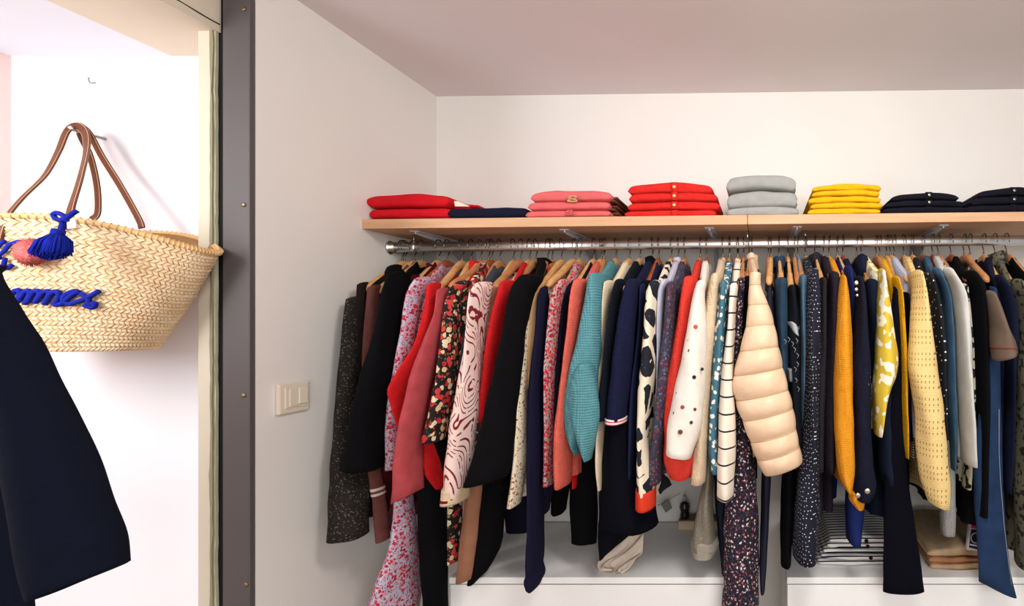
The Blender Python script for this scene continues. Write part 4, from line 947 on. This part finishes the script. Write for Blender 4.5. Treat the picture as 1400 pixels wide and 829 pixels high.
h2 = empty('wall_hook', P(125, 110, 1.298), 'tiny bare metal hook high on the bright passage wall', 'hook')
tube('hook_wire', catmull([P(121, 106, 1.2995), P(121.5, 110, 1.29), P(124, 113.5, 1.288), P(131, 113, 1.286)], 4), .0012, metal((120, 116, 112), .4), h2)
# embroidery on the front of the basket: strokes laid on the woven surface
grid = []
for i in range(0, 361):
    a = math.pi+math.pi*i/360
    for j in range(0, 81):
        q = bsurf(a, j/80, .0085); grid.append((CX+q.x*FPX/q.y, CY-(q.z-H)*FPX/q.y, q))
def onbag(px, py): return min(grid, key=lambda g: (g[0]-px)**2+(g[1]-py)**2)[2]
BLU = knit((28, 42, 160), 300, .5)
em = None
def stroke(pts, r=.0046):
    p = catmull([onbag(*q) for q in pts], 5); return tube_data([v+Vector((0, -.001, 0)) for v in p], r, 8)
letters = [
    [(15, 404), (22, 398), (28, 398), (28, 404), (24, 414)], [(27, 412), (34, 400), (41, 397), (43, 402), (36, 415)],
    [(38, 414), (46, 400), (54, 398), (56, 403), (50, 415)],
    [(50, 415), (60, 400), (67, 398), (68, 404), (62, 416)], [(64, 415), (72, 402), (80, 400), (82, 405), (76, 417)],
    [(76, 417), (86, 415), (100, 404), (108, 400), (100, 398), (90, 404), (88, 412), (96, 417), (108, 413)],
    [(108, 413), (120, 407), (136, 399)], [(112, 402), (120, 408), (124, 416), (131, 414), (128, 420), (116, 418)]]
V, F = join_data([stroke(l) for l in letters]); mesh('blue_embroidered_letters', V, F, BLU, bag)
l2 = [[(-6, 342), (4, 333), (7, 330)], [(-4, 352), (6, 344), (14, 334), (28, 330)], [(-4, 352), (2, 354)], [(-4, 368), (6, 362), (8, 354)], [(2, 366), (10, 368), (17, 362)]]
V, F = join_data([stroke(l, .0036) for l in l2]); mesh('blue_embroidered_letters', V, F, BLU, bag)
def fuzz(name, c, rx, rz, m, n, ln, parent, ry=None, down=False):
    parts = []; ry = ry or rx
    for k in range(n):
        z = random.uniform(-1, 1); a = random.uniform(0, 2*math.pi); s_ = math.sqrt(1-z*z)
        d = Vector((s_*math.cos(a), s_*math.sin(a), z)); b = c+Vector((d.x*rx*.55, d.y*ry*.55, d.z*rz*.55))
        e = c+Vector((d.x*rx, d.y*ry, d.z*rz))*random.uniform(.85, 1.08)+Vector((0, 0, 0)); e = c+(e-c)
        t = (e-b).normalized(); u = t.orthogonal().normalized()*.0016; w2 = t.cross(u)
        parts.append(([b+u, b-u*.5+w2, b-u*.5-w2, e], [(0, 1, 3), (1, 2, 3), (2, 0, 3)]))
    bm = bmesh.new(); bmesh.ops.create_icosphere(bm, subdivisions=3, radius=1)
    vv = [c+Vector((v.co.x*rx*.8, v.co.y*ry*.8, v.co.z*rz*.8)) for v in bm.verts]; ff = [tuple(v.index for v in f.verts) for f in bm.faces]; bm.free()
    V, F = join_data([(vv, ff)]+parts); return mesh(name, V, F, m, parent)
pc = P(42, 345, onbag(42, 346).y-.012); fuzz('pompom', pc, .031, .030, cloth((226, 118, 112), .3), 1500, .01, bag, .018)
# tassel
tc = [P(88, 298, 1.012), P(86, 308, 1.01), P(82, 318, 1.0), P(78, 326, .995)]
tb = cloth((26, 40, 150), .25)
ts = tube('tassel_cord', catmull(tc, 4), .005, tb, bag)
tube('tassel_bow', catmull([P(106, 288, 1.005), P(98, 293, 1.0), P(88, 300, .998), P(78, 300, 1.0), P(73, 294, 1.005), P(78, 291, 1.0), P(88, 296, .998), P(93, 303, 1.0)], 5), .0042, tb, ts)
parts = []
top = P(79, 320, .985); cen = P(69, 351, .978)
for k in range(340):
    a = random.uniform(0, 2*math.pi); q = math.sqrt(random.random())
    e = cen+Vector((.031*q*math.cos(a), .022*q*math.sin(a), random.uniform(-.008, .002)+.012*q*q)); b = top+Vector((.007*math.cos(a), .006*math.sin(a), 0))
    m_ = (b+e)/2+Vector((.005*q*math.cos(a), .005*q*math.sin(a), .004)); parts.append(tube_data([b, m_, e], .0013, 4))
V, F = join_data(parts); mesh('tassel_skirt', V, F, tb, bag, True, 'stuff')
tube('tassel_neck', [top+Vector((.002, 0, .008)), top+Vector((-.002, 0, -.004))], .0092, tb, ts)
plate('price_tag', [(91, 300), (102, 299), (104, 311), (92, 313)], 1.0, plastic((232, 222, 218), .6), bag)

# ---------------------------------------------------------------- dark navy blazer close to the camera at left
JK = cloth((16, 20, 34), .12); YJ = .62
jk = empty('navy_blazer', (-1.24, .70, H-.5), 'dark navy wool blazer close to the camera at the left edge', 'jacket')
rows = [(372, -70, 5), (384, -66, 9), (402, -60, 20), (440, -48, 43), (470, -40, 62), (520, -26, 84), (570, -12, 110), (640, 2, 141), (700, 14, 162), (750, 26, 179), (793, 38, 184)]
V, F = limb(rows, YJ, YJ-.02, .055, 2.2, n=40, N=60, fold=.022, slant=.2, inner=True); sv = mesh('sleeve', V, F, JK, jk)
p = [P(x, y, YJ-.062) for x, y in ((46, 560), (70, 620), (92, 690), (112, 782))]
rings = []
for i in range(31):
    t = i/30; z = H+.08-.52*t; xw = -.02*t
    ring = []
    for j in range(40):
        a = 2*math.pi*j/40; ca, sa = math.cos(a), math.sin(a)
        xc = -1.235; top_ = max(.25, min(1, t*6+.25))
        ring.append(Vector((xc+(.175+.03*t)*top_*ca*(1+.04*math.sin(5*a+z*7)), YJ+.10+.055*sa*(1+.08*math.sin(4*a+z*5)), z)))
    rings.append(ring)
V, F = loft_data(rings); mesh('body', V, F, JK, jk)
jh = empty('wooden_hanger', (-1.235, .72, H+.10), 'wooden hanger carrying the navy blazer near the camera', 'hanger')
tube('hanger_arms', [(-1.41, .72, H+.06), (-1.32, .72, H+.085), (-1.235, .72, H+.105), (-1.15, .72, H+.085), (-1.08, .72, H+.06)], .009, LW, jh)
tube('hook', [(-1.235, .72, H+.10), (-1.235, .72, H+.15), (-1.22, .72, H+.17), (-1.205, .72, H+.155)], .0018, WIRE, jh, 6)
